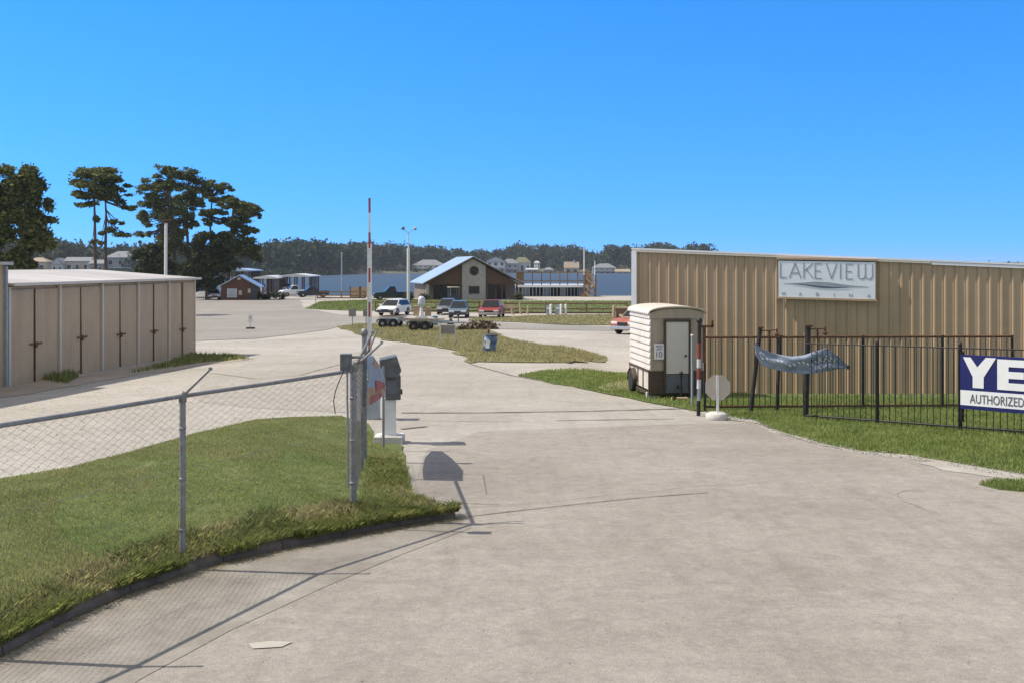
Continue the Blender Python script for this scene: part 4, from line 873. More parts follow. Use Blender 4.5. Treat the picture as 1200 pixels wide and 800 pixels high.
# ================================================================ middle distance
# ---------------------------------------------------------------- trees
def leaf_cards(blobs, per, size, flat=.55, shell=.55):
    """small leaf sprays spread through a set of ellipsoid clumps: (cx, cy, cz, rx, ry, rz, weight)"""
    Vs, Fs, o = [], [], 0
    for cx, cy, cz, rx, ry, rz, w in blobs:
        n = int(per * w); d = rng.normal(size=(n, 3)); d /= np.linalg.norm(d, axis=1)[:, None]
        r = shell + (1 - shell) * rng.random(n) ** .7; r = np.clip(r * (1 + .34 * rng.normal(size=n) * (rng.random(n) < .55)), .15, 1.4)
        c = np.array([cx, cy, cz]) + d * r[:, None] * np.array([rx, ry, rz])
        a = rng.normal(size=(n, 3)); a[:, 2] *= flat; a /= np.linalg.norm(a, axis=1)[:, None]
        b_ = np.cross(a, rng.normal(size=(n, 3))); b_ /= np.linalg.norm(b_, axis=1)[:, None] + 1e-9
        s_ = size * rng.uniform(.5, 1.4, n)[:, None]; e = rng.uniform(.35, .8, n)[:, None]
        V = np.stack([c - a * s_, c - b_ * s_ * e + a * s_ * .1, c + a * s_, c + b_ * s_ * e + a * s_ * .2], 1).reshape(-1, 3)
        i = o + np.arange(n) * 4; Fs.append(np.stack([i, i + 1, i + 2, i + 3], 1)); Vs.append(V); o += n * 4
    return np.concatenate(Vs), np.concatenate(Fs)
def tree(name, label, d, trunk, blobs, m, per=700, size=.22, group=None, limbs=True, flat=.55, r0=.22, base=None):
    """trunk: pixel polyline from the ground up; blobs: (px, py, rx_px, ry_px, weight) clumps of the crown"""
    k = d / F; g = P(trunk[0][0], 312, d); g.z = gz(g.x, d)
    o = empty(name, g, label, 'tree', group=group)
    pts = [g - Vector((0, 0, .2))] + [P(x, y, d) + Vector((0, random.uniform(-.2, .2), 0)) for x, y in trunk[1:]]
    mb = MB(); mb.tube(pts, r0, 8, r0 * .3)
    top = pts[-1]
    bl = []
    for x, y, rx, ry, w in blobs:
        c = P(x, y, d); c.y += random.uniform(-.6, .6) * rx * k * 1.2
        bl.append((c.x - g.x, c.y - g.y, c.z - g.z, rx * k, rx * k * .95, ry * k, w))
        if limbs:
            f_ = max(.25, min(.95, (c.z - g.z - .12 * abs(c.x - top.x)) / max(1, top.z - g.z))); i = f_ * (len(pts) - 1); j = min(int(i), len(pts) - 2)
            a = pts[j].lerp(pts[j + 1], i - j); mid = a.lerp(c, .55) + Vector((0, 0, -.06 * (c - a).length)); mb.tube([a, mid, c], r0 * .32, 5, .02)
    mb.build('trunk', M['bark'], o)
    V, Fc = leaf_cards(bl, per, size, flat); np_mesh('crown', V, Fc, m, o)
    return o
def scatter(blobs, n, jit):
    out = []
    for x, y, rx, ry, w in blobs:
        for _ in range(n):
            a = random.uniform(0, 6.283); r_ = math.sqrt(random.random()); q = random.uniform(.22, .42)
            out.append((x + rx * .78 * r_ * math.cos(a), y + ry * .78 * r_ * math.sin(a), rx * q, ry * q * .9, w * q * 1.5))
    return out
# big dark tree at the left edge
tree('broadleaf_tree', 'huge dense dark tree at the far left behind the sheds', 88, [(30, 330), (32, 280), (34, 235)],
     scatter([(10, 235, 36, 38, 1), (36, 225, 24, 26, 1), (20, 275, 36, 36, 1), (-25, 250, 40, 50, 1), (40, 265, 24, 30, 1), (26, 305, 24, 22, .8), (-20, 300, 40, 26, 1), (52, 285, 14, 16, .6)], 11, 0) + [(8, 200, 11, 6, .4), (32, 202, 11, 9, .6), (44, 219, 10, 8, .5), (60, 258, 7, 4, .25), (-12, 205, 14, 10, .5), (57, 240, 6, 8, .3)], M['pine'], 760, .17, limbs=False, r0=.45)
# the pair of slender pines
tree('tall_pine', 'left trunk of the two slender pines, rounded crown high above bare stem', 100, [(112, 335), (111, 280), (110, 240), (111, 215)],
     [(99, 205, 12, 5, 1), (108, 200, 14, 4, 1), (93, 214, 10, 4, .8), (104, 217, 13, 5, 1), (91, 227, 8, 4, .6), (102, 230, 12, 4, .8), (114, 223, 11, 6, 1), (97, 241, 8, 2.5, .35), (107, 239, 8, 3, .35), (118, 207, 11, 6, 1), (112, 257, 4, 4, .25), (95, 200, 6, 3, .3), (108, 284, 4, 3, .15)], M['pine'], 480, .15, r0=.17)
tree('tall_pine', 'right trunk of the two slender pines, ragged side boughs on its lower stem', 101, [(124, 335), (124, 290), (125, 250), (123, 222)],
     [(124, 200, 12, 4, 1), (131, 208, 11, 4, .9), (120, 212, 13, 6, 1), (138, 211, 6, 2.5, .4), (127, 221, 12, 5, 1), (133, 231, 9, 5, .8), (122, 232, 8, 4, .6), (141, 237, 6, 4, .4), (145, 243, 5, 2, .3), (149, 218, 4, 2, .22), (144, 224, 4, 1.2, .15), (152, 229, 5, 1.2, .15), (132, 260, 6, 2.4, .4), (142, 262, 3, 2, .15), (130, 270, 7, 3.5, .45), (119, 274, 4, 2.2, .2), (140, 275, 7, 3, .4), (149, 276, 5, 2, .25), (153, 245, 6, 2, .22), (158, 243, 4, 1.6, .15), (118, 285, 5, 3, .2)], M['pine'], 480, .15, r0=.18)
# the clump by the cabin
tree('tall_pine', 'tallest pine of the clump behind the pale pole, broad open crown', 152, [(206, 345), (204, 290), (200, 240), (198, 205)],
     scatter([(196, 203, 18, 9, 1), (183, 217, 20, 10, 1), (203, 222, 20, 11, 1), (177, 236, 16, 9, .8), (198, 243, 20, 11, 1), (171, 254, 11, 8, .5), (186, 262, 18, 13, .8), (205, 268, 16, 14, .8), (170, 274, 9, 5, .3), (196, 285, 20, 14, .9), (182, 240, 14, 12, .7)], 10, 0) + [(186, 196, 6, 3, .2), (168, 222, 5, 3, .2), (163, 226, 4, 2.5, .14), (161, 275, 5, 3, .2), (165, 238, 5, 2, .15)], M['pine'], 440, .17, r0=.3)
tree('tall_pine', 'second pine of the clump with reddish trunk showing below its crown', 156, [(222, 345), (221, 300), (219, 250), (221, 215)],
     scatter([(220, 206, 16, 9, 1), (230, 220, 16, 10, 1), (216, 235, 16, 12, 1), (229, 240, 13, 9, .8), (212, 255, 15, 12, .9), (222, 262, 10, 10, .6), (207, 288, 18, 18, 1), (224, 303, 14, 20, .9), (216, 318, 16, 14, .8)], 10, 0) + [(220, 199, 7, 3, .2), (234, 211, 6, 4, .25)], M['pine'], 440, .17, r0=.28)
tree('tall_pine', 'open rounded pine of the clump with sky showing through', 158, [(246, 345), (247, 300), (246, 260), (249, 225)],
     scatter([(252, 217, 16, 6.5, .9), (264, 223, 11, 6, .7), (243, 226, 10, 7, .6), (257, 232, 15, 6, .7), (242, 252, 12, 8, .8), (256, 248, 14, 6, .7), (264, 257, 8, 7, .5), (250, 262, 10, 6, .4)], 8, 0), M['pine'], 420, .17, r0=.25)
tree('tall_pine', 'rightmost pine of the clump leaning over the brown cabin', 155, [(266, 345), (269, 300), (272, 260), (274, 240)],
     scatter([(277, 238, 17, 7.5, 1), (292, 246, 14, 8, 1), (265, 240, 12, 6, .6), (284, 254, 17, 8, 1), (297, 252, 9, 5, .5), (278, 267, 16, 9, .9), (292, 270, 11, 8, .6), (284, 285, 17, 11, 1), (298, 294, 12, 11, .8), (272, 292, 15, 12, .9), (303, 303, 7, 6, .3)], 10, 0) + [(304, 254, 3, 3, .15)], M['pine'], 460, .17, r0=.3)
tree('dark_oak', 'low very dark oak under the pines, left of the brown cabin', 150, [(243, 350), (243, 325), (244, 305)],
     scatter([(240, 290, 21, 19, 1), (256, 283, 17, 15, 1), (236, 312, 19, 15, 1), (256, 306, 20, 15, 1), (247, 328, 16, 12, .8), (264, 294, 14, 14, .8), (232, 330, 10, 12, .5), (270, 310, 14, 10, .6)], 13, 0), M['oak'], 640, .2, limbs=False, r0=.35)
tree('dark_oak', 'dark bushy oak under the tallest pine, behind the long shed', 149, [(176, 345), (178, 320), (178, 305)],
     scatter([(178, 300, 17, 15, 1), (163, 298, 10, 10, .6), (172, 318, 16, 12, .8), (192, 316, 17, 17, .9)], 12, 0), M['oak'], 600, .2, limbs=False, r0=.3)
b_ = P(194, 312, 108); b_.z = gz(b_.x, 108); o = empty('lamp_pole', b_, 'tall pale pole rising behind the long beige shed', 'pole')
mb = MB(); tp = P(194.5, 262, 108); mb.tube([b_, tp], .16, 10, .14); mb.build('shaft', M['white_paint'], o)
mb = MB(); mb.box(tp + Vector((0, 0, .08)), (.42, .34, .14)); mb.tube([tp + Vector((-.5, 0, .25)), tp + Vector((.5, 0, .35))], .05, 6); mb.build('crosshead', M['rust'], o)

# ---------------------------------------------------------------- marina club house
hd = 150.0; k = hd / F
def hp(px, py): return P(px, py, hd)
hl = hp(499, 352); hl.z = -1.75; yaw = R(13)
hu = Vector((math.cos(yaw), math.sin(yaw), 0)); hv = Vector((-hu.y, hu.x, 0))
club = empty('club_house', hl, 'gabled lakeside club house with grey stone bay, round window and brown gable', 'house', yaw)
HWd = 13.1; rx_ = 6.45; ze, zr = .80 - hl.z, 4.2 - hl.z; dep = 13.0
def cb_(name, mb, m, par=None, **kw): return mb.build(name, m, par or club, True, **kw)
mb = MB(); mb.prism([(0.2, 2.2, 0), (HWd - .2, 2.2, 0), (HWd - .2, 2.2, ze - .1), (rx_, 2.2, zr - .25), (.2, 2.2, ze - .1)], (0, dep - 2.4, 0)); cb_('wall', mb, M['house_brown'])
mb = MB()
for xa, xb in ((0.3, 5.0), (8.25, HWd - .3)):
    za = ze - .15 + (zr - ze) * (min(xa, 2 * rx_ - xa) / rx_ if xa < rx_ else (HWd - xa) / (HWd - rx_)); zb_ = ze - .15 + (zr - ze) * (xb / rx_ if xb < rx_ else (HWd - xb) / (HWd - rx_))
    mb = MB(); mb.prism([(xa, .35, 2.25), (xb, .35, 2.25), (xb, .35, max(2.3, zb_ - .15)), (xa, .35, max(2.3, za - .15))], (0, .1, 0)); cb_('gable_siding', mb, M['wood_dark'])
mb = MB(); c = 3.25
mb.prism([(5.0, 0, 0), (8.25, 0, 0), (8.25, 0, ze + (zr - ze) * (HWd - 8.25) / (HWd - rx_) - .2), (rx_, 0, zr - .22), (5.0, 0, ze + (zr - ze) * 5.0 / rx_ - .2)], (0, 2.2, 0)); cb_('stone_bay', mb, M['stone'])
mb = MB(); mb.lathe([(0, -.03), (.50, -.03), (.58, -.05), (.66, -.05), (.66, .05), (0, .05)], 20, (6.65, 0, 4.1), 'y'); w = cb_('round_window', mb, M['wood_dark'])
mb = MB(); mb.lathe([(0, -.04), (.49, -.04), (.49, .0), (0, .0)], 20, (6.65, 0, 4.1), 'y'); cb_('pane', mb, M['glass'], w)
mb = MB(); mb.box((6.65, -.02, 1.48), (1.5, .1, 1.05)); w = cb_('window', mb, M['wood_dark']); mb = MB(); mb.box((6.65, -.06, 1.48), (1.3, .06, .86)); cb_('pane', mb, M['glass'], w)
rt = .14
for nm, pts in (('roof_slope', [(-.45, ze - .22), (rx_, zr), (rx_, zr + rt), (-.45, ze - .22 + rt)]), ('roof_slope', [(rx_ + .004, zr), (HWd + .5, ze - .25), (HWd + .5, ze - .25 + rt), (rx_ + .004, zr + rt)])):
    mb = MB(); mb.prism([(x, -.5, z) for x, z in pts], (0, dep, 0)); cb_(nm, mb, M['roof_blue'])
mb = MB()
for xa, xb, za, zb_ in ((-.45, rx_, ze - .22, zr), (rx_, HWd + .5, zr, ze - .25)): mb.prism([(xa, -.53, za - .12), (xb, -.53, zb_ - .12), (xb, -.53, zb_ + .06), (xa, -.53, za + .06)], (0, .025, 0))
cb_('barge_board', mb, M['wood_dark'])
for x, m_ in ((.25, 'house_cream'), (4.8, 'wood_dark'), (8.5, 'wood_dark'), (10.6, 'wood_dark'), (HWd - .4, 'wood_dark')):
    mb = MB(); mb.box((x, .3, 1.15), (.42 if x < 1 else .2, .42 if x < 1 else .2, 2.3)); cb_('porch_post', mb, M[m_])
for x, w_ in ((1.9, .9), (3.0, .9), (9.4, 1.0), (10.9, 1.1)):
    mb = MB(); mb.box((x, 2.17, 1.1), (w_ + .16, .1, 2.16)); w = cb_('door', mb, M['wood_dark']); mb = MB(); mb.box((x, 2.12, 1.15), (w_, .08, 1.9)); cb_('pane', mb, M['glass'], w)
mb = MB(); mb.box((HWd / 2, 1.1, .06), (HWd - .2, 2.2, .12)); cb_('porch_floor', mb, M['block'])
# bushes by the house
for px, py, d, rr, lab in ((497, 347, 149, .8, 'green bush against the lit corner post of the club house'), (479, 349, 146, 1.0, 'low grey-green bush beside the twin lamp post'), (607, 350, 150, .9, 'dark bush at the right end of the club house porch')):
    g = P(px, 312, d); g.z = gz(g.x, d); o = empty('bush', g, lab, 'bush')
    V, Fc = leaf_cards([(random.uniform(-.5, .5) * rr, random.uniform(-.5, .5) * rr, rr * random.uniform(.3, .8), rr * .5, rr * .5, rr * .45, 1) for _ in range(7)], 160, .09); np_mesh('foliage', V, Fc, M['bush'], o)
    mb = MB(); mb.tube([(0, 0, -.1), (0, 0, rr * .7)], .04, 5); mb.build('stem', M['bark'], o, True)

# twin-headed lamp post
g = P(478.5, 352, 140); g.z = gz(g.x, 140); o = empty('lamp_post', g, 'tall white post with two tilted floodlights left of the club house', 'lamp')
mb = MB(); t1_ = P(478.5, 291, 140); t2 = P(478.5, 272, 140); mb.tube([g, t1_], .19, 10); mb.tube([t1_, t2], .07, 8); mb.build('shaft', M['white_paint'], o)
for sx, (hx, hy) in ((-1, (473.5, 268.5)), (1, (485.5, 268.5))):
    mb = MB(); e = P(hx, hy, 140); mb.tube([t2 - Vector((0, 0, .1)), t2 + (e - t2) * .55 + Vector((0, 0, -.12)), e], .035, 6); mb.build('arm', M['galv'], o)
    mb = MB(); mb.box(e + Vector((sx * .1, -.1, .06)), (.34, .42, .22), 0, R(35), R(-30 * sx)); mb.build('floodlight', M['grey_box'], o)

# pier pavilion
pd_ = 172.0
def pp(px, py, d=pd_): return P(px, py, d)
g = pp(605, 352); g.z = -2.4; pier = empty('pier_pavilion', g, 'flat-roofed boat pavilion with white roof edge and timber roof deck on the lake', 'pavilion')
x0_, x1_ = pp(606, 0).x, pp(692, 0).x; zfl, zrf = pp(0, 351).z, pp(0, 337).z
mb = MB(); mb.box(((x0_ + x1_) / 2, pd_ + 5, zrf + .22), (x1_ - x0_ + .8, 11, .34)); mb.build('roof', M['roof_light'], pier)
mb = MB(); mb.box(((x0_ + x1_) / 2, pd_ - .56, zrf + .20), (x1_ - x0_ + .9, .10, .34)); mb.build('fascia', M['white_trim'], pier)
mb = MB(); mb.box(((x0_ + x1_) / 2, pd_ + 5, zfl - .1), (x1_ - x0_ + 2, 11, .24)); mb.build('deck', M['wood'], pier)
for px_, w in ((617, 8), (640.5, 7), (660.5, 6), (682, 6)):
    mb = MB(); mb.box((pp(px_, 0).x, pd_ + 1.2, (zfl + zrf) / 2), (w * pd_ / F, .12, zrf - zfl)); mb.build('wall_panel', M['pane_grey'], pier)
for px_ in list(np.arange(608, 694, 4.1)):
    mb = MB(); mb.box((pp(px_, 0).x, pd_ + .3 + (.8 if int(px_) % 2 else 0), (zfl + zrf) / 2), (.14, .14, zrf - zfl)); mb.build('column', M['steel_grey'], pier)
mb = MB(); mb.box(((x0_ + x1_) / 2, pd_ + 9, (zfl + zrf) / 2), (x1_ - x0_, .15, zrf - zfl)); mb.build('rear_wall', M['car_dark'], pier)
ztop = pp(0, 320).z
for px_ in (605.5, 613, 624, 634.5, 645, 656, 665, 677, 686):
    mb = MB(); mb.box((pp(px_, 0).x, pd_ - .2, (zrf + ztop) / 2 + .2), (.16, .16, ztop - zrf)); mb.build('rail_post', M['wood'], pier)
mb = MB()
for zz in (ztop + .1, zrf + (ztop - zrf) * .45): mb.box(((x0_ + x1_) / 2, pd_ - .2, zz), (x1_ - x0_ + .2, .12, .16))
mb.build('handrail', M['wood'], pier)
mb = MB(); mb.box((pp(609.5, 0).x, pd_ + .0, (zrf + ztop) / 2 + .2), (1.2, .1, ztop - zrf)); mb.build('rail_panel', M['wood'], pier)
mb = MB(); mb.box((pp(689.5, 0).x, pd_ + .0, (zrf + ztop) / 2 + .2), (1.1, .1, ztop - zrf - .3)); mb.build('rail_panel', M['lumber'], pier)
# stair tower with zigzag flights
st0 = pp(690, 352); st0.z = -2.2; stt = empty('timber_stair', st0, 'zigzag timber stair at the right end of the boat pavilion', 'stair')
mb = MB()
for px_ in (684, 690, 697): 
    for yy in (0, 1.6): mb.box((pp(px_, 0).x, pd_ - 2.2 + yy, (pp(0, 352).z + pp(0, 322).z) / 2), (.18, .18, pp(0, 322).z - pp(0, 352).z))
mb.build('post_frame', M['wood'], stt)
for a, c, yy in (((696, 350), (685, 343), 0), ((685, 343), (697, 335), 1.2), ((696, 335), (686, 326), 0)):
    A_, C_ = pp(*a), pp(*c); mb = MB()
    for t_ in np.linspace(0, 1, 8): q = A_.lerp(C_, t_); mb.box((q.x, pd_ - 1.9 + yy, q.z), (.3, 1.0, .07))
    mb.prism([(A_.x, pd_ - 2.45 + yy, A_.z - .2), (C_.x, pd_ - 2.45 + yy, C_.z - .2), (C_.x, pd_ - 2.45 + yy, C_.z + .12), (A_.x, pd_ - 2.45 + yy, A_.z + .12)], (0, .08, 0))
    mb.prism([(A_.x, pd_ - 2.45 + yy, A_.z + .8), (C_.x, pd_ - 2.45 + yy, C_.z + .8), (C_.x, pd_ - 2.45 + yy, C_.z + .95), (A_.x, pd_ - 2.45 + yy, A_.z + .95)], (0, .08, 0)); mb.build('flight', M['lumber'], stt)
mb = MB(); mb.box((pp(683, 0).x, pd_ - 2.3, (pp(0, 352).z + pp(0, 343.5).z) / 2), (1.0, .1, 1.1)); mb.build('side_panel', M['wood'], stt)
for px_, yt, lab in ((684.5, 290, 'taller of two white masts rising behind the boat pavilion stair'), (697, 306, 'shorter white mast right of the boat pavilion stair')):
    a = pp(px_, 348, 176); o = empty('mast', (a.x, 176, -2.6), lab, 'mast'); mb = MB(); mb.tube([(a.x, 176, -2.8), (a.x, 176, pp(0, yt, 176).z)], .11, 8, .08); mb.build('shaft', M['white_paint'], o); mb = MB(); mb.box((a.x, 176, pp(0, yt, 176).z), (.3, .3, .12)); mb.build('cap', M['steel_grey'], o)
a = P(400.5, 346, 172); o = empty('mast', (a.x, 172, gz(a.x, 172)), 'pale slender flagpole at the water edge left of the barrier arm', 'mast'); mb = MB(); mb.tube([(a.x, 172, gz(a.x, 172)), (a.x, 172, P(0, 297, 172).z)], .12, 8, .09); mb.build('shaft', M['steel_grey'], o); mb = MB(); mb.lathe([(0, .14), (.12, .1), (.14, 0), (.1, -.1), (0, -.12)], 10, (a.x, 172, P(0, 297, 172).z)); mb.build('finial', M['steel_grey'], o)

# ---------------------------------------------------------------- timber rail fences
def rail_fence(pxs, d0, d1, label, h=1.0, gap=3.0):
    a, c = P(pxs[0], 312, d0), P(pxs[1], 312, d1); a.z, c.z = gz(a.x, d0), gz(c.x, d1); o = empty('rail_fence', a, label, 'fence')
    n = max(2, int((c - a).length / gap)); mbr = MB()
    for i in range(n + 1):
        q = a.lerp(c, i / n); mb = MB(); mb.box(q + Vector((0, 0, h / 2)), (.15, .15, h + .1)); mb.build('post', M['wood'], o)
    for zz in (.35, .85): mb = MB(); mb.prism([a + Vector((0, -.1, zz)), c + Vector((0, -.1, zz)), c + Vector((0, -.1, zz + .15)), a + Vector((0, -.1, zz + .15))], (0, .05, 0)); mb.build('rail', M['wood'], o)
    mb = MB(); mb.box((a + c) / 2 + Vector((0, -.16, .02)), ((c - a).length, .25, .26), math.atan2(c.y - a.y, c.x - a.x)); mb.build('base_beam', M['wood_dark'], o)
rail_fence((592, 735), 104, 104, 'brown timber rail fence across the grass in front of the boat pavilion', 1.05)
rail_fence((440, 562), 108, 108, 'brown timber rail fence behind the parked cars before the club house', 1.0)
rail_fence((372, 428), 160, 160, 'low rail fence along the lake edge beside the pale flagpole', 1.0)

# ---------------------------------------------------------------- vehicles
def car(label, loc, rz, paint, kind='suv', L_=4.6, Wd=1.85, Ht=1.65, group=None, glint=None, name='parked_car'):
    """x forward, y left, z up; rz = heading"""
    o = empty(name, loc, label, 'car' if kind in ('suv', 'sedan') else 'pickup truck', rz, group)
    hl, hw = L_ / 2, Wd / 2; zb = .32; zh = Ht * .60; 
    if kind == 'pickup': prof = [(-hl, zb + .1), (-hl, zh), (-.35, zh + .02), (.95, zh + .02), (hl - .35, zh - .05), (hl - .03, zh - .22), (hl, zb + .1), (hl - .1, zb - .04), (-hl + .1, zb - .02)]
    else: prof = [(-hl, zb + .12), (-hl + .02, zh - .05), (-hl + .1, zh + .03), (.95, zh + .03), (hl - .5, zh - .08), (hl - .06, zh - .24), (hl, zb + .14), (hl - .1, zb - .03), (-hl + .1, zb - .03)]
    mb = MB(); mb.prism([(x, -hw, z) for x, z in prof], (0, Wd, 0)); mb.build('body', M[paint], o, True, bevel=.05)
    if kind == 'pickup': c0, c1, r0_, r1_ = -.45, 1.15, -.30, .45
    elif kind == 'suv': c0, c1, r0_, r1_ = -hl + .08, 1.15, -hl + .45, .35
    else: c0, c1, r0_, r1_ = -hl + .55, 1.1, -hl + 1.15, .2
    zc = zh + .02; wt, wr_ = hw - .05, hw - .22
    bt = [(c0, -wt, zc), (c1, -wt, zc), (c1, wt, zc), (c0, wt, zc)]; tp_ = [(r0_, -wr_, Ht - .03), (r1_, -wr_, Ht - .03), (r1_, wr_, Ht - .03), (r0_, wr_, Ht - .03)]
    mb = MB(); mb.add(bt + tp_, [(3, 2, 1, 0), (4, 5, 6, 7), (0, 1, 5, 4), (1, 2, 6, 5), (2, 3, 7, 6), (3, 0, 4, 7)]); cab = mb.build('cabin', M[paint], o, True, bevel=.04)
    mb = MB(); mb.box(((r0_ + r1_) / 2, 0, Ht - .015), (r1_ - r0_ - .05, 2 * wr_ - .06, .05)); mb.build('roof', M[paint], o, True, bevel=.02)
    def pane(i, j, nm, off, m0=.08):
        a, b_, c_, d_ = [Vector(v) for v in (bt[i], bt[j], tp_[j], tp_[i])]; n_ = (b_ - a).cross(d_ - a).normalized() * off; cen = (a + b_ + c_ + d_) / 4
        mb = MB(); mb.prism([cen + (v - cen) * (1 - m0 * 1.6) + n_ * .4 for v in (a, b_, c_, d_)], n_ * .6); mb.build(nm, M['glass'], o, True)
    pane(0, 1, 'side_window', .012); pane(1, 2, 'windscreen', .012, .05); pane(2, 3, 'side_window', .012); pane(3, 0, 'rear_window', .012)
    wr0 = .35 if kind != 'sedan' else .32
    for x in (hl - .85, -hl + .85):
        for sy in (-1, 1):
            w = MB(); w.lathe([(.18, -.11), (wr0 - .03, -.115), (wr0, -.08), (wr0, .08), (wr0 - .03, .115), (.18, .11)], 18, (x, sy * (hw - .09), wr0), 'y'); wo_ = w.build('wheel', M['rubber'], o, True)
            w = MB(); w.lathe([(0, -.12), (.1, -.118), (.2, -.105), (.2, .105), (.1, .118), (0, .12)], 14, (x, sy * (hw - .09), wr0), 'y'); w.build('rim', M['rim'], wo_, True)
    for sy in (-1, 1):
        mb = MB(); mb.box((hl - .09, sy * (hw - .27), zh - .27), (.14, .42, .16)); mb.build('headlight', M['lamp_glass'], o, True, bevel=.02)
        mb = MB(); mb.box((-hl + .03, sy * (hw - .13), zh - .2), (.1, .18, .32)); mb.build('tail_light', M['tail_lens'], o, True, bevel=.02)
        mb = MB(); mb.box((.95, sy * (hw + .08), zh + .1), (.12, .2, .14)); mb.build('mirror', M[paint], o, True, bevel=.02)
    mb = MB(); mb.box((hl - .02, 0, zh - .34), (.06, Wd - 1.05, .2)); mb.build('grille', M['car_dark'], o, True)
    mb = MB(); mb.box((hl - .02, 0, zb + .1), (.16, Wd - .1, .2)); mb.build('bumper', M['chrome' if kind == 'pickup' else 'car_dark'], o, True, bevel=.03)
    mb = MB(); mb.box((-hl + .02, 0, zb + .1), (.16, Wd - .1, .2)); mb.build('bumper', M['chrome' if kind == 'pickup' else 'car_dark'], o, True, bevel=.03)
    if kind == 'pickup':
        mb = MB(); mb.box((-hl / 2 - .22, 0, zh + .012), (hl - .5, Wd - .26, .03)); mb.build('bed', M['car_dark'], o, True)
    return o
def at(px, d): v = P(px, 312, d); v.z = gz(v.x, d); return v
car('faded red pickup parked facing the drive in front of the club house', at(576.5, 95), R(-96), 'car_red', 'pickup', 4.6, 1.75, 1.5)
car('slate blue car with a bright sun glint on its front corner', at(538, 95), R(-91), 'car_blue', 'suv', 4.0, 1.55, 1.42)
car('grey car half hidden behind the slate blue car', at(524, 102), R(-92), 'car_grey', 'suv', 4.0, 1.55, 1.42)
car('white estate car parked near the boat trailers by the barrier arm', at(462, 100), R(-108), 'car_white', 'suv', 4.0, 1.7, 1.42)
car('black pickup parked on the far side of the lawn left of the lamp post', at(460, 150), R(-168), 'car_dark', 'pickup', 5.2, 1.95, 1.85)
car('small white pickup parked by the boat docks', at(345, 172), R(-150), 'car_white', 'pickup', 4.6, 1.85, 1.75)
car('dark pickup parked right of the small white pickup by the docks', at(366, 168), R(-160), 'car_dark', 'pickup', 4.8, 1.9, 1.6)
car('silver car parked in tree shade left of the brown cabin', at(250, 152), R(-70), 'car_silver', 'sedan', 4.3, 1.75, 1.42)
M['car_brick'] = mat('faded_brick_truck_paint', (.34, .10, .06), .45, 0, var=.2, scale=3)
o = car('old brick red and tan truck, mostly hidden behind the cream trailer', at(753, 67), R(-128), 'car_brick', 'pickup', 4.6, 1.7, 1.62)
mb = MB(); mb.box((1.3, .86, .78), (1.7, .02, .36)); mb.box((-.2, .86, .82), (1.0, .02, .4)); pnl = mb.build('red_panel', M['red'], o, True)
for ch in o.children:
    if ch.name.split('.')[0] in ('cabin', 'roof', 'mirror'): ch.data.materials[0] = M['car_tan']
# golf cart
g = at(531.5, 143); o = empty('golf_cart', g, 'golf cart with cream canopy parked in front of the club house porch', 'cart', R(-75))
mb = MB(); mb.prism([(-1.1, -.55, .3), (1.1, -.55, .3), (1.05, -.55, .75), (.6, -.55, .8), (.4, -.55, .45), (-.1, -.55, .45), (-.2, -.55, .8), (-1.1, -.55, .8)], (0, 1.1, 0)); mb.build('body', M['car_dark'], o, True, bevel=.03)
mb = MB(); mb.box((-.1, 0, 1.85), (1.9, 1.3, .10)); mb.build('canopy', M['house_cream'], o, True, bevel=.03)
for x in (.75, -.9):
    for sy in (-.55, .55): mb = MB(); mb.tube([(x, sy, .75), (x * .9, sy, 1.82)], .025, 6); mb.build('canopy_post', M['steel_grey'], o, True)
    for sy in (-.5, .5): mb = MB(); mb.lathe([(0, -.08), (.2, -.09), (.24, -.05), (.24, .05), (.2, .09), (0, .08)], 14, (x, sy, .24), 'y'); mb.build('wheel', M['rubber'], o, True)
mb = MB(); mb.box((-.45, 0, .86), (.5, 1.0, .14)); mb.box((-.7, 0, 1.1), (.12, 1.0, .45)); mb.build('seat', M['tarp'], o, True, bevel=.03)

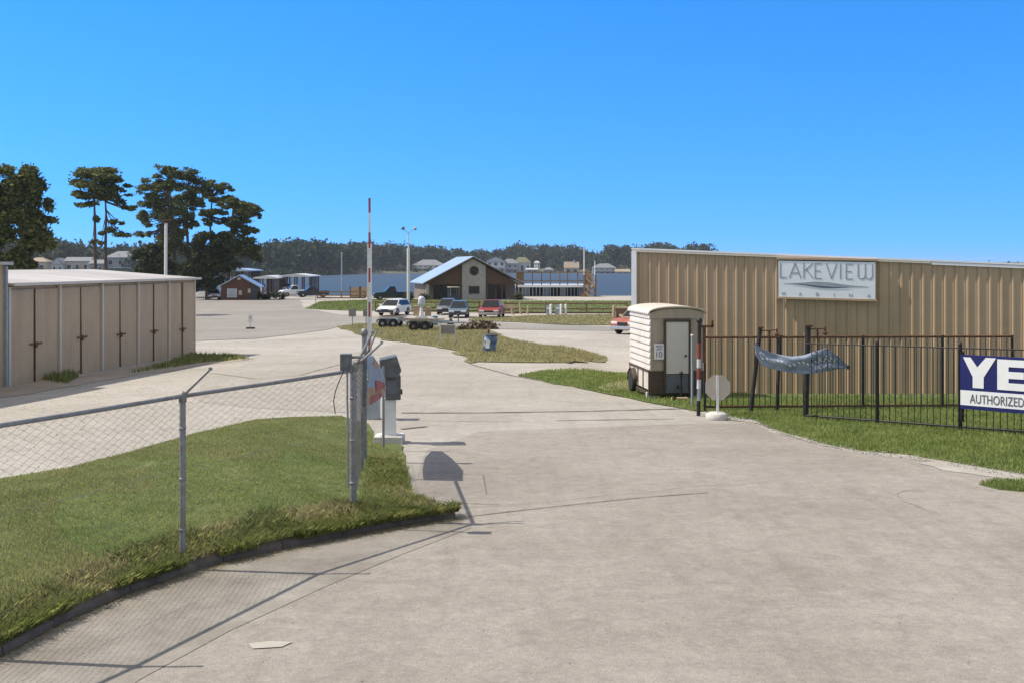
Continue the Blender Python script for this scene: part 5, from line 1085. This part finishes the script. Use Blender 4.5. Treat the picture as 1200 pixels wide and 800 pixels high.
# boat trailers on the grass
def tandem(label, px0, px1, d, fender, rim, rz=0):
    a, c = at(px0, d), at(px1, d); o = empty('boat_trailer', (a + c) / 2, label, 'trailer', rz); hl = (c - a).length / 2
    for sy in (-.85, .85):
        mb = MB(); mb.box((0, sy * .7, .55), (hl * 2, .08, .12)); mb.build('frame_rail', M['steel_grey'], o, True)
        for x in (-.36, .36):
            x += -hl * .35
            mb = MB(); mb.lathe([(.15, -.1), (.27, -.1), (.30, -.06), (.30, .06), (.27, .1), (.15, .1)], 18, (x, sy, .30), 'y'); w = mb.build('wheel', M['rubber'], o, True)
            mb = MB(); mb.lathe([(0, -.11), (.08, -.105), (.16, -.09), (.16, .09), (.08, .105), (0, .11)], 12, (x, sy, .30), 'y'); mb.build('rim', M[rim], w, True)
        x = -hl * .35
        mb = MB(); pr = [(x - .80, .38), (x - .72, .60), (x - .5, .68), (x + .5, .68), (x + .72, .60), (x + .80, .38), (x + .75, .36), (x + .66, .54), (x + .48, .62), (x - .48, .62), (x - .66, .54), (x - .75, .36)]
        mb.prism([(u, sy - .16, z) for u, z in pr], (0, .32, 0)); mb.build('fender', M[fender], o, True)
    mb = MB()
    for x in np.linspace(-hl + .1, hl - .6, 4): mb.box((x, 0, .50), (.08, 1.2, .08))
    mb.prism([(hl - .5, -.5, .48), (hl + 1.0, -.05, .48), (hl + 1.0, .05, .48), (hl - .5, .5, .48)], (0, 0, .08)); mb.build('cross_member', M['steel_grey'], o, True)
    mb = MB()
    for sy in (-.35, .35): mb.box((-.2, sy, .72), (hl * 1.7, .12, .06)); mb.box((-hl * .6, sy, .62), (.06, .06, .2)); mb.box((hl * .4, sy, .62), (.06, .06, .2))
    mb.build('bunk', M['lumber'], o, True)
    mb = MB(); mb.box((hl + .5, 0, .75), (.06, .06, .5)); mb.lathe([(0, -.06), (.1, -.06), (.1, .06), (0, .06)], 10, (hl + .5, 0, 1.0), 'y'); mb.build('winch', M['tarp'], o, True)
    return o
tandem('tandem-axle boat trailer with pale grey fenders, on grass left of the pair', 446, 482, 75, 'steel_grey', 'rim', R(-6))
tandem('tandem-axle boat trailer with olive fenders and rusty rims', 477, 528, 70.5, 'olive', 'rim_dull', R(-4))
# white lighting tower on a fender wheel
g = at(494, 73.5); o = empty('light_tower', g, 'small white tower trailer with domed head standing behind the olive trailer', 'tower')
mb = MB(); pr = [(.62 * math.cos(a), .25 + .62 * math.sin(a)) for a in np.linspace(.15, math.pi - .15, 9)]; mb.prism([(x, -.2, z) for x, z in pr] + [(x * .78, -.2, .25 + (z - .25) * .78) for x, z in reversed(pr)], (0, .35, 0)); mb.build('fender', M['white_paint'], o, True)
mb = MB(); mb.lathe([(0, -.1), (.32, -.1), (.38, -.06), (.38, .06), (.32, .1), (0, .1)], 16, (0, 0, .38), 'y'); mb.build('wheel', M['rubber'], o, True)
mb = MB(); mb.tube([(0, 0, .8), (0, 0, 1.5)], .16, 10, .09); mb.box((0, 0, .6), (.5, .5, .3)); mb.build('mast', M['white_paint'], o, True)
mb = MB(); mb.lathe([(.1, 0), (.2, .05), (.27, .2), (.22, .38), (.25, .5), (.14, .66), (0, .7)], 9, (0, 0, 1.45)); mb.build('head', M['sign_metal'], o, True)
mb = MB(); mb.box((-.35, .4, 1.15), (.45, .4, .7)); mb.box((.4, .4, 1.1), (.4, .4, .6)); mb.build('engine_box', M['lumber'], o, True, bevel=.03)
g = at(509, 78.5); o = empty('small_drum', g, 'small pale blue drum standing on the gravel behind the trailers', 'drum')
mb = MB(); mb.lathe([(.0, 0), (.24, 0), (.24, .3), (.26, .31), (.26, .34), (.24, .35), (.24, .62), (.22, .63), (0, .62)], 16); mb.build('barrel', M['steel_grey'], o, True); mb = MB(); mb.lathe([(0, .66), (.25, .66), (.26, .6), (.25, .6)], 16); mb.build('lid', M['drum_blue'], o, True)
g = at(528, 71); o = empty('covered_outboard', g, 'dark tarpaulin-covered pointed heap beside the board sign', 'tarp')
mb = MB(); mb.lathe([(.36, 0), (.34, .15), (.24, .42), (.1, .68), (.05, .80), (0, .81)], 9); mb.build('cover', M['tarp'], o, True); mb = MB(); mb.tube([(-.1, 0, .55), (-.25, -.05, .1)], .03, 5); mb.build('rope', M['lumber'], o, True)
# dry brush heap and tan dirt along the island back
for px, d, lab in ((553, 71, 'tan heap of dry brush on the back of the grass island'), (566, 72.5, 'smaller heap of dry brush nearest the white gravel')):
    g = at(px, d); o = empty('brush_heap', g, lab, 'brush')
    V, Fc = leaf_cards([(random.uniform(-.7, .7), random.uniform(-.3, .3), random.uniform(.05, .35), .4, .3, .18, 1) for _ in range(6)], 130, .13, 1.0); np_mesh('twigs', V, Fc, M['brush_grey'], o)

# board sign on two posts, blue drum, little sign on a rubber base, other signs
g = at(524.5, 55.5); o = empty('board_sign', g, 'bare grey board on two posts at the edge of the grass island', 'sign', R(-8))
for x in (-.36, .36): mb = MB(); mb.box((x, 0, .48), (.09, .09, 1.0)); mb.build('post', M['shed_trim'], o, True)
mb = MB(); mb.box((0.02, -.06, .72), (.68, .02, .46)); mb.build('board', M['hood'] if False else M['galv'], o, True); mb = MB(); mb.box((.02, -.05, .94), (.86, .05, .05)); mb.build('top_bar', M['shed_trim'], o, True)
g = at(573.5, 48.6); o = empty('waste_drum', g, 'tilted blue drum with white patches standing on the grass island', 'drum')
o.rotation_euler = (R(3), R(5), 0)
mb = MB(); mb.lathe([(.24, 0), (.27, .03), (.275, .22), (.295, .24), (.295, .27), (.275, .29), (.28, .48), (.30, .50), (.30, .53), (.285, .55), (.29, .74), (.30, .76), (.28, .78), (.0, .76)], 20); mb.build('barrel', M['drum_blue'], o, True)
mb = MB(); mb.lathe([(0, .80), (.26, .80), (.30, .77), (.30, .74)], 20); mb.build('lid', M['tarp'], o, True)
mb = MB(); mb.tube([(-.1, .1, .5), (-.12, .12, .98)], .05, 6); mb.build('stick', M['wood_dark'], o, True)
mb = MB(); mb.prism([(-.20, -.24, .2), (-.02, -.30, .2), (.0, -.305, .55), (-.19, -.25, .6)], (0, -.012, 0)); mb.build('white_label', M['white_paint'], o, True)
g = at(293.5, 72.5); o = empty('base_sign', g, 'little white sign on a black rubber base alone on the open lot', 'sign')
mb = MB(); mb.box((0, 0, .06), (.52, .4, .12)); mb.build('foot', M['rubber'], o, True, bevel=.03); mb = MB(); mb.box((0, 0, .4), (.06, .04, .6)); mb.build('post', M['white_paint'], o, True)
mb = MB(); mb.box((0, -.03, .70), (.28, .03, .5)); mb.build('plate', M['white_paint'], o, True, bevel=.01); mb = MB(); 
mb.box((0, -.05, .78), (.16, .01, .03)); mb.box((0, -.05, .70), (.16, .01, .03)); mb.build('faded_lines', M['grey_ink'], o, True)
g = at(413, 76); o = empty('square_sign', g, 'small grey square sign seen from the back at the tip of the grass island', 'sign')
mb = MB(); mb.tube([(0, 0, 0), (0, 0, 1.3)], .03, 6); mb.build('post', M['galv'], o, True); mb = MB(); mb.box((0, -.03, .95), (.5, .02, .5)); mb.build('plate', M['galv'], o, True)
g = at(429, 77); o = empty('square_sign', g, 'second grey square sign half hidden behind the fence post top', 'sign')
mb = MB(); mb.tube([(0, 0, 0), (0, 0, 1.2)], .03, 6); mb.build('post', M['galv'], o, True); mb = MB(); mb.box((0, -.03, .9), (.42, .02, .45)); mb.build('plate', M['galv'], o, True)
g = at(370, 125); o = empty('round_sign', g, 'dark small road sign at the left tip of the far grass strip', 'sign')
mb = MB(); mb.tube([(0, 0, 0), (0, 0, 1.9)], .04, 6); mb.build('post', M['galv'], o, True); mb = MB(); mb.prism([(.42 * math.cos(R(22.5 + 45 * i)), -.04, 1.6 + .42 * math.sin(R(22.5 + 45 * i))) for i in range(8)], (0, -.02, 0)); mb.build('plate', M['tarp'], o, True)
# fuel dispensers and white bollards before the rail fence
for px, lab in ((645.5, 'white rounded bollard leftmost of the group by the rail fence'), (663, 'white bollard at the right end of the group by the rail fence'), (657.5, 'white bollard right of the grey dispenser')):
    g = at(px, 100); o = empty('bollard', g, lab, 'bollard', group='white bollards by the rail fence'); mb = MB(); mb.lathe([(.11, 0), (.11, .92), (.08, .99), (0, 1.0)], 12); mb.build('post', M['white_paint'], o, True); mb = MB(); mb.lathe([(.13, 0), (.13, .12), (.11, .12)], 12); mb.build('collar', M['block'], o, True)
for px, lab, mm in ((643, 'squat blue-grey tank beside the leftmost white bollard', 'pane_grey'), (653.5, 'upright grey dispenser cabinet between white bollards', 'steel_grey')):
    g = at(px, 100.6); o = empty('dispenser', g, lab, 'dispenser'); mb = MB(); mb.box((0, 0, .42), (.46, .4, .84 if px < 650 else .95)); mb.build('cabinet', M[mm], o, True, bevel=.03); mb = MB(); mb.box((0, -.21, .62), (.3, .03, .2)); mb.build('panel', M['white_paint'], o, True)
# pale leaning posts and lumber on the grass right of the red pickup
for i, (px, d, lean) in enumerate(((601, 101, -.22), (610.5, 101, -.12), (618, 101.5, .1))):
    g = at(px, d); o = empty('leaning_post', g, ['pale post leaning left nearest the red pickup', 'tallest pale driftwood post on the grass by the red pickup', 'short pale post right of the driftwood post'][i], 'post', group='pale posts beside the red pickup')
    mb = MB(); mb.tube([(0, 0, -.1), (lean * .5, 0, .5), (lean, .02, 1.15 if i == 1 else .85)], .11, 7, .07); mb.build('stem', M['lumber'], o, True); mb = MB(); mb.lathe([(.15, 0), (.12, .08), (0, .1)], 8); mb.build('foot', M['dirt'], o, True)
g = at(588, 103); o = empty('lumber_stack', g, 'pale stack of lumber behind the red pickup', 'lumber')
for i in range(4): mb = MB(); mb.box((random.uniform(-.1, .1), (i % 2) * .3, .2 + i * .18), (2.4, .3, .16)); mb.build('beam', M['lumber'], o, True)
g = at(737, 92); o = empty('timber_bin', g, 'long brown timber bin with pale top at the corner of the metal building', 'bin')
mb = MB(); mb.box((.2, 0, .45), (2.6, 1.0, .8)); mb.build('side_boards', M['wood'], o, True); mb = MB(); mb.box((.2, 0, .9), (2.9, 1.15, .12)); mb.build('lid', M['lumber'], o, True); mb = MB(); mb.lathe([(.12, 0), (.12, 1.05), (.08, 1.12), (0, 1.14)], 10, (-1.3, -.55, 0)); mb.build('end_post', M['lumber'], o, True)
# brown pens at the water edge
for px, lab in ((416, 'brown slatted pen at the lake edge left of the barrier arm'), (428, 'second brown slatted pen partly behind the barrier arm')):
    g = at(px, 166); o = empty('slatted_pen', g, lab, 'pen')
    mb = MB()
    for x in np.linspace(-.62, .62, 7): mb.box((x, 0, .75), (.17, .06, 1.5))
    mb.box((0, .5, .75), (1.3, .06, 1.5)); mb.build('slats', M['lumber'], o, True)
    for x in (-.7, .7): mb = MB(); mb.box((x, 0, .8), (.14, .16, 1.7)); mb.build('post', M['wood_dark'], o, True)

# ---------------------------------------------------------------- brown cabin, boat docks
g = at(259, 150); g.z -= .1; cab = empty('brown_cabin', g, 'small red-brown cabin with pale notice window under the dark trees', 'cabin', R(8))
cw, ch, cr = 4.75, 2.0, 3.35
mb = MB(); mb.prism([(0, 0, 0), (cw, 0, 0), (cw, 0, ch), (cw / 2, 0, cr), (0, 0, ch)], (0, 6, 0)); mb.build('wall', M['cabin_wall'], cab, True)
for pts in ([(-.4, ch - .2), (cw / 2, cr + .03), (cw / 2, cr + .15), (-.4, ch - .08)], [(cw / 2 + .004, cr + .03), (cw + .5, ch - .24), (cw + .5, ch - .12), (cw / 2 + .004, cr + .15)]): mb = MB(); mb.prism([(x, -.4, z) for x, z in pts], (0, 6.8, 0)); mb.build('roof_slope', M['roof_blue'], cab, True)
mb = MB(); mb.box((1.45, -.03, 1.05), (1.3, .08, 1.2)); w = mb.build('notice_window', M['house_white'], cab, True); mb = MB()
for z in (.7, .95, 1.2, 1.45): mb.box((1.45, -.08, z), (.9, .02, .06))
mb.build('faded_lines', M['house_grey'], w, True)
mb = MB(); mb.box((2.55, -.03, 1.1), (.42, .08, .6)); mb.build('notice', M['house_cream'], cab, True); mb = MB(); mb.box((3.75, -.03, 1.35), (.4, .08, .55)); mb.build('notice', M['house_cream'], cab, True)
mb = MB(); mb.box((cw / 2, -.05, cr - .35), (.4, .1, .3)); mb.build('gable_vent', M['house_white'], cab, True)
mb = MB(); mb.box((4.3, -.04, .95), (.8, .06, 1.8)); mb.build('door', M['tarp'], cab, True)
g = at(310, 152); o = empty('hedge', g, 'dark low hedge running right from the brown cabin', 'hedge')
V, Fc = leaf_cards([(random.uniform(-1.8, 2.4), random.uniform(-.4, .4), random.uniform(.2, .9), .55, .5, .4, 1) for _ in range(16)], 150, .13); np_mesh('foliage', V, Fc, M['oak'], o)
def dock(px0, px1, pyr, d, label, nb, roofm, h):
    a, c = P(px0, 312, d), P(px1, 312, d); zr_ = P(0, pyr, d).z; o = empty('boat_dock', (a.x, d, -2.4), label, 'dock'); w = c.x - a.x
    mb = MB(); mb.prism([(a.x - .4, d - .6, zr_ - .15), (a.x + w / 2, d - .6, zr_ + .22), (c.x + .4, d - .6, zr_ - .15), (c.x + .4, d - .6, zr_ - .32), (a.x - .4, d - .6, zr_ - .32)], (0, 10, 0)); mb.build('roof', M[roofm], o)
    mb = MB(); mb.box(((a.x + c.x) / 2, d + 4.5, -1.95), (w + .6, 10, .2)); mb.build('deck', M['wood'], o)
    for i in range(nb + 1):
        for yy in (0, 8.5): mb = MB(); mb.box((a.x + w * i / nb, d + yy, (zr_ - 3.2) / 2), (.2, .2, zr_ + 2.8)); mb.build('piling', M['wood_dark'], o)
    for i in range(nb):
        if random.random() < .75: mb = MB(); mb.box((a.x + w * (i + .5) / nb, d + 8.2, (zr_ - 2) / 2), (w / nb * .8, .12, zr_ + 1.4)); mb.build('rear_panel', M['pane_grey' if i % 2 else 'car_dark'], o)
    return o
dock(300, 324, 324.5, 186, 'covered boat slip with grey roof, left of the three docks', 3, 'roof_light', 1)
dock(328, 363, 322.5, 190, 'covered boat slip with white roof behind the white pickup', 4, 'roof_light', 1)
dock(262, 292, 316, 196, 'covered boat slip behind the brown cabin roof', 3, 'roof_blue', 1)
def boat(px, d, label, L_=5.5, rz=R(70), z=-2.55):
    a = P(px, 312, d); o = empty('motor_boat', (a.x, d, z), label, 'boat', rz)
    rows = []
    for t_ in np.linspace(0, 1, 12):
        hw = .95 * (1 - max(0, (t_ - .45) / .55) ** 2.2) + .02; x = -L_ / 2 + t_ * L_; sh = .85 + .35 * t_ ** 2
        rows.append([(x, -hw, sh), (x, -hw * .9, sh * .5), (x, -hw * .35, .05 + .3 * t_ ** 4), (x, 0, -.1 + .5 * t_ ** 4), (x, hw * .35, .05 + .3 * t_ ** 4), (x, hw * .9, sh * .5), (x, hw, sh)])
    mb = MB(); mb.grid(rows); mb.add(rows[0], [tuple(range(7))]); mb.build('hull', M['car_white'], o, True)
    mb = MB(); mb.grid([[(r[0][0], r[0][1] * .95, r[0][2] - .06), (r[0][0], 0, r[0][2] + .02), (r[6][0], r[6][1] * .95, r[6][2] - .06)] for r in rows]); mb.build('deck', M['house_white'], o, True)
    mb = MB(); mb.prism([(-.2, -.6, 1.0), (.5, -.45, 1.0), (.1, -.4, 1.6), (-.2, -.5, 1.6)], (0, 1.1, 0)); mb.build('windscreen', M['glass'], o, True)
    mb = MB(); mb.box((-L_ / 2 - .2, 0, .9), (.4, .4, .9)); mb.build('outboard', M['car_dark'], o, True, bevel=.06)
    return o
boat(306, 189, 'small white motor boat under the grey-roofed slip', 5, R(-75), -1.7)
boat(337, 193, 'white motor boat under the white-roofed slip', 5.5, R(-80), -1.7)
boat(276, 192, 'white motor boat moored beyond the brown cabin', 5.5, R(-30), -1.6)
boat(237, 160, 'white boat hull standing in the shade under the dark oak', 4.5, R(-40), gz(P(237, 312, 160).x, 160))

# ---------------------------------------------------------------- far shore houses and wood
def house(label, px0, px1, pye, pyr, d, wallm, roofm, kind='gable', storeys=1, gablefront=False, chimney=False, pyb=None):
    a, c = P(px0, 312, d), P(px1, 312, d); w = c.x - a.x; zb = P(0, pyb, d).z if pyb else bank_z(a.x, max(0, d - shore_y(a.x))) ; zb -= .6; ze_, zr_ = P(0, pye, d).z, P(0, pyr, d).z
    o = empty('lake_house', (a.x, d, zb), label, 'house'); D_ = max(8, w * .6); h, r_ = ze_ - zb, zr_ - zb
    mb = MB(); mb.box((w / 2, D_ / 2, h / 2), (w, D_, h)); mb.build('wall', M[wallm], o, True)
    mb = MB(); ov = .6
    if kind == 'hip':
        b4 = [(-ov, -ov, h), (w + ov, -ov, h), (w + ov, D_ + ov, h), (-ov, D_ + ov, h)]; i_ = min(w * .35, D_ / 2); t2_ = [(i_, D_ / 2, r_), (w - i_, D_ / 2, r_)]
        mb.add(b4 + t2_, [(3, 2, 1, 0), (0, 1, 5, 4), (1, 2, 5), (2, 3, 4, 5), (3, 0, 4)])
    elif gablefront:
        mb.prism([(-ov, -ov, h - .2), (w + ov, -ov, h - .2), (w / 2, -ov, r_)], (0, D_ + 2 * ov, 0))
    else:
        mb.prism([(-ov, -ov, h - .1), (-ov, D_ + ov, h - .1), (-ov, D_ / 2, r_)], (w + 2 * ov, 0, 0))
    rf = mb.build('roof', M[roofm], o, True)
    if gablefront: mb = MB(); mb.prism([(.3, -.05, h - .2), (w - .3, -.05, h - .2), (w / 2, -.05, r_ - .5)], (0, -.62, 0)); mb.build('gable_wall', M[wallm], o, True)
    if chimney: mb = MB(); mb.box((w * .7, D_ * .5, r_ - .2), (1.4, 1.4, 2.8)); mb.build('chimney', M['house_white'], rf, True)
    nw = max(2, int(w / 4)); sh = h / storeys
    for s_ in range(storeys):
        for i in range(nw):
            mb = MB(); ww = w / nw * random.uniform(.38, .6); mb.box((w * (i + .5) / nw, -.03, sh * (s_ + .52)), (ww, .16, sh * .5)); f_ = mb.build('window', M['white_trim'], o, True)
            mb = MB(); mb.box((w * (i + .5) / nw, -.10, sh * (s_ + .52)), (ww - .3, .1, sh * .5 - .3)); mb.build('pane', M['glass'], f_, True)
        if storeys > 1 and s_ > 0: mb = MB(); mb.box((w / 2, -1.0, sh * s_), (w * .9, 2, .25)); mb.build('balcony', M['white_trim'], o, True)
    return o
house('grey two-storey house with wide grey hip roof between the slender pines and the clump', 124, 158, 302, 294.5, 580, 'house_grey', 'roof_grey', 'hip', 2)
house('pale low house with grey roof left of the slender pines', 76, 105, 306, 301.5, 585, 'house_cream', 'roof_grey', 'gable', 1)
house('small white gabled house behind the long shed', 60, 74, 309, 302.5, 582, 'house_white', 'roof_grey', 'gable', 1, True)
house('brownish low house beside the huge dark tree', 30, 55, 307, 302, 590, 'house_cream', 'roof_tan', 'hip', 1)
house('small grey house at the foot of the pine clump', 105, 121, 309, 304.5, 575, 'house_grey', 'roof_grey', 'gable', 1)
house('grey boathouse at the far shore seen right of the pine clump', 318, 338, 314, 310, 905, 'house_grey', 'roof_grey', 'gable', 1)
house('long low pale house on the far shore left of the flagpole', 346, 366, 312, 308.5, 905, 'house_grey', 'roof_tan', 'gable', 1)
house('small white boathouse on the far shore left of the flagpole', 373.5, 378, 314, 311, 898, 'house_white', 'roof_light', 'gable', 1, True)
house('taller narrow white boathouse beside the small one', 380.5, 385, 312.5, 309, 898, 'house_white', 'roof_light', 'gable', 1, True)
house('low house with tan hip roof right behind the flagpole', 385, 412, 312, 306.5, 915, 'house_cream', 'roof_tan', 'hip', 1)
house('small pale house right of the flagpole on the far shore', 403, 419, 314.5, 311.5, 900, 'house_cream', 'roof_tan', 'gable', 1)
house('brown house with tan roof between barrier arm and lamp post', 453, 474, 314, 309.5, 905, 'house_cream', 'roof_tan', 'hip', 1)
house('long white two-storey house right of the lamp post', 483, 521, 311, 304.5, 910, 'house_white', 'roof_grey', 'hip', 2)
house('grey gabled mansion with white wings right of the club house ridge', 570, 592, 306, 301, 880, 'house_white', 'roof_grey', 'gable', 2, True)
house('wide wing of grey roofs and white dormers beside the mansion', 588, 607, 309, 303.5, 885, 'house_grey', 'roof_grey', 'hip', 2)
house('house with an olive roof behind the pavilion deck', 602, 622, 308, 301.5, 890, 'house_white', 'roof_olive', 'hip', 1)
house('slim white tower house above the pavilion deck', 626, 632.5, 308, 306, 870, 'house_white', 'roof_light', 'hip', 3)
house('flat white boathouse left of the white tower house', 617, 630, 316, 314.5, 860, 'house_grey', 'roof_light', 'gable', 1)
house('small gazebo with pointed grey roof above the deck rail', 637, 649, 316.5, 313.5, 862, 'house_grey', 'roof_grey', 'hip', 1)
house('house with a large tan roof and white chimney', 662, 678, 314, 307, 875, 'house_cream', 'roof_tan', 'gable', 1, False, True)
house('white-columned house at the right end of the far shore', 695, 722, 314, 309, 870, 'house_grey', 'roof_grey', 'hip', 2)
house('low pale boathouse nearest the corner of the metal building', 722, 738, 318.5, 315.5, 862, 'house_grey', 'roof_tan', 'gable', 1)

# the wood along the far shore: one mass
prof = [(-200, 285), (-60, 285), (30, 280), (60, 283), (80, 284), (100, 289), (120, 290), (150, 288), (200, 290), (250, 290), (300, 287), (318, 284), (340, 283.5), (372, 282), (385, 286), (400, 285), (425, 286), (440, 285), (462, 285), (475, 289), (492, 292), (505, 289), (515, 288), (530, 294), (540, 293), (555, 294), (575, 296), (585, 293), (592, 291), (600, 288), (612, 287), (622, 290), (640, 289), (655, 290), (668, 288), (680, 290), (690, 296), (700, 297), (708, 293), (716, 289), (728, 288), (740, 291), (752, 290), (760, 285.5), (795, 285.5), (801, 291), (806, 288), (832, 288.5), (845, 299), (900, 305), (1100, 310), (1500, 311)]
bl = []
pxv = -220.0
while pxv < 1500:
    d = shore_y((pxv - 600) / F * 820) + random.uniform(35, 150); s_ = F / d
    top = np.interp(pxv, [p[0] for p in prof], [p[1] for p in prof]) + random.uniform(-2.2, 4.5)
    hgt = (312 - top) / s_ + 3.0; zg = bank_z(0, d - 850) if False else -1.0
    x = (pxv - 600) / s_; rr = random.uniform(3.8, 7.5)
    bl.append((x, d, hgt - rr * .8, rr, rr, rr * .85, 1.5)); bl.append((x + random.uniform(-3, 3), d + 14, hgt * .45, rr * 1.2, rr, hgt * .45, 1.6))
    for _ in range(3): bl.append((x + random.uniform(-1, 1) * rr * .9, d + random.uniform(-6, 2), hgt - rr * random.uniform(1.2, 2.2), rr * random.uniform(.5, .9), rr * .8, rr * random.uniform(.5, .8), .7))
    bl.append((x + random.uniform(-4, 4), d - 6, max(2, hgt * .35), rr * 1.1, rr, hgt * .33, .9))
    pxv += random.uniform(2.6, 5.5) * (1 if pxv < 780 else 2)
V, Fc = leaf_cards(bl, 130, 1.25, 1.0, .55); wood = np_mesh('far_wood', V, Fc, M['wood_far']); tag(wood, kind='stuff')
# smaller trees and shrubs between the far houses
bl = []
for _ in range(330):
    pxv = random.uniform(-40, 780); d = shore_y((pxv - 600) / F * 820) + random.uniform(6, 34); rr = random.uniform(1.6, 3.4); x = (pxv - 600) * d / F
    zb = bank_z(x, d - shore_y(x)); bl.append((x, d, zb + rr * .7, rr, rr, rr * .9, .8))
V, Fc = leaf_cards(bl, 70, .6, 1.0, .7); tag(np_mesh('shore_shrubs', V, Fc, M['wood_far']), kind='stuff')

# ---------------------------------------------------------------- summer air over the lake
hz = bpy.data.materials.new('lake_air'); hz.use_nodes = True; hn = hz.node_tree; hn.nodes.remove(hn.nodes['Principled BSDF'])
pv = hn.nodes.new('ShaderNodeVolumePrincipled'); pv.inputs['Color'].default_value = (.86, .92, 1, 1); pv.inputs['Density'].default_value = .00013; pv.inputs['Anisotropy'].default_value = .2
hn.links.new(pv.outputs[0], hn.nodes['Material Output'].inputs['Volume'])
mb = MB(); mb.box((0, 1900, 14.5), (7000, 5000, 38)); hb = mb.build('haze', hz); tag(hb, kind='stuff')
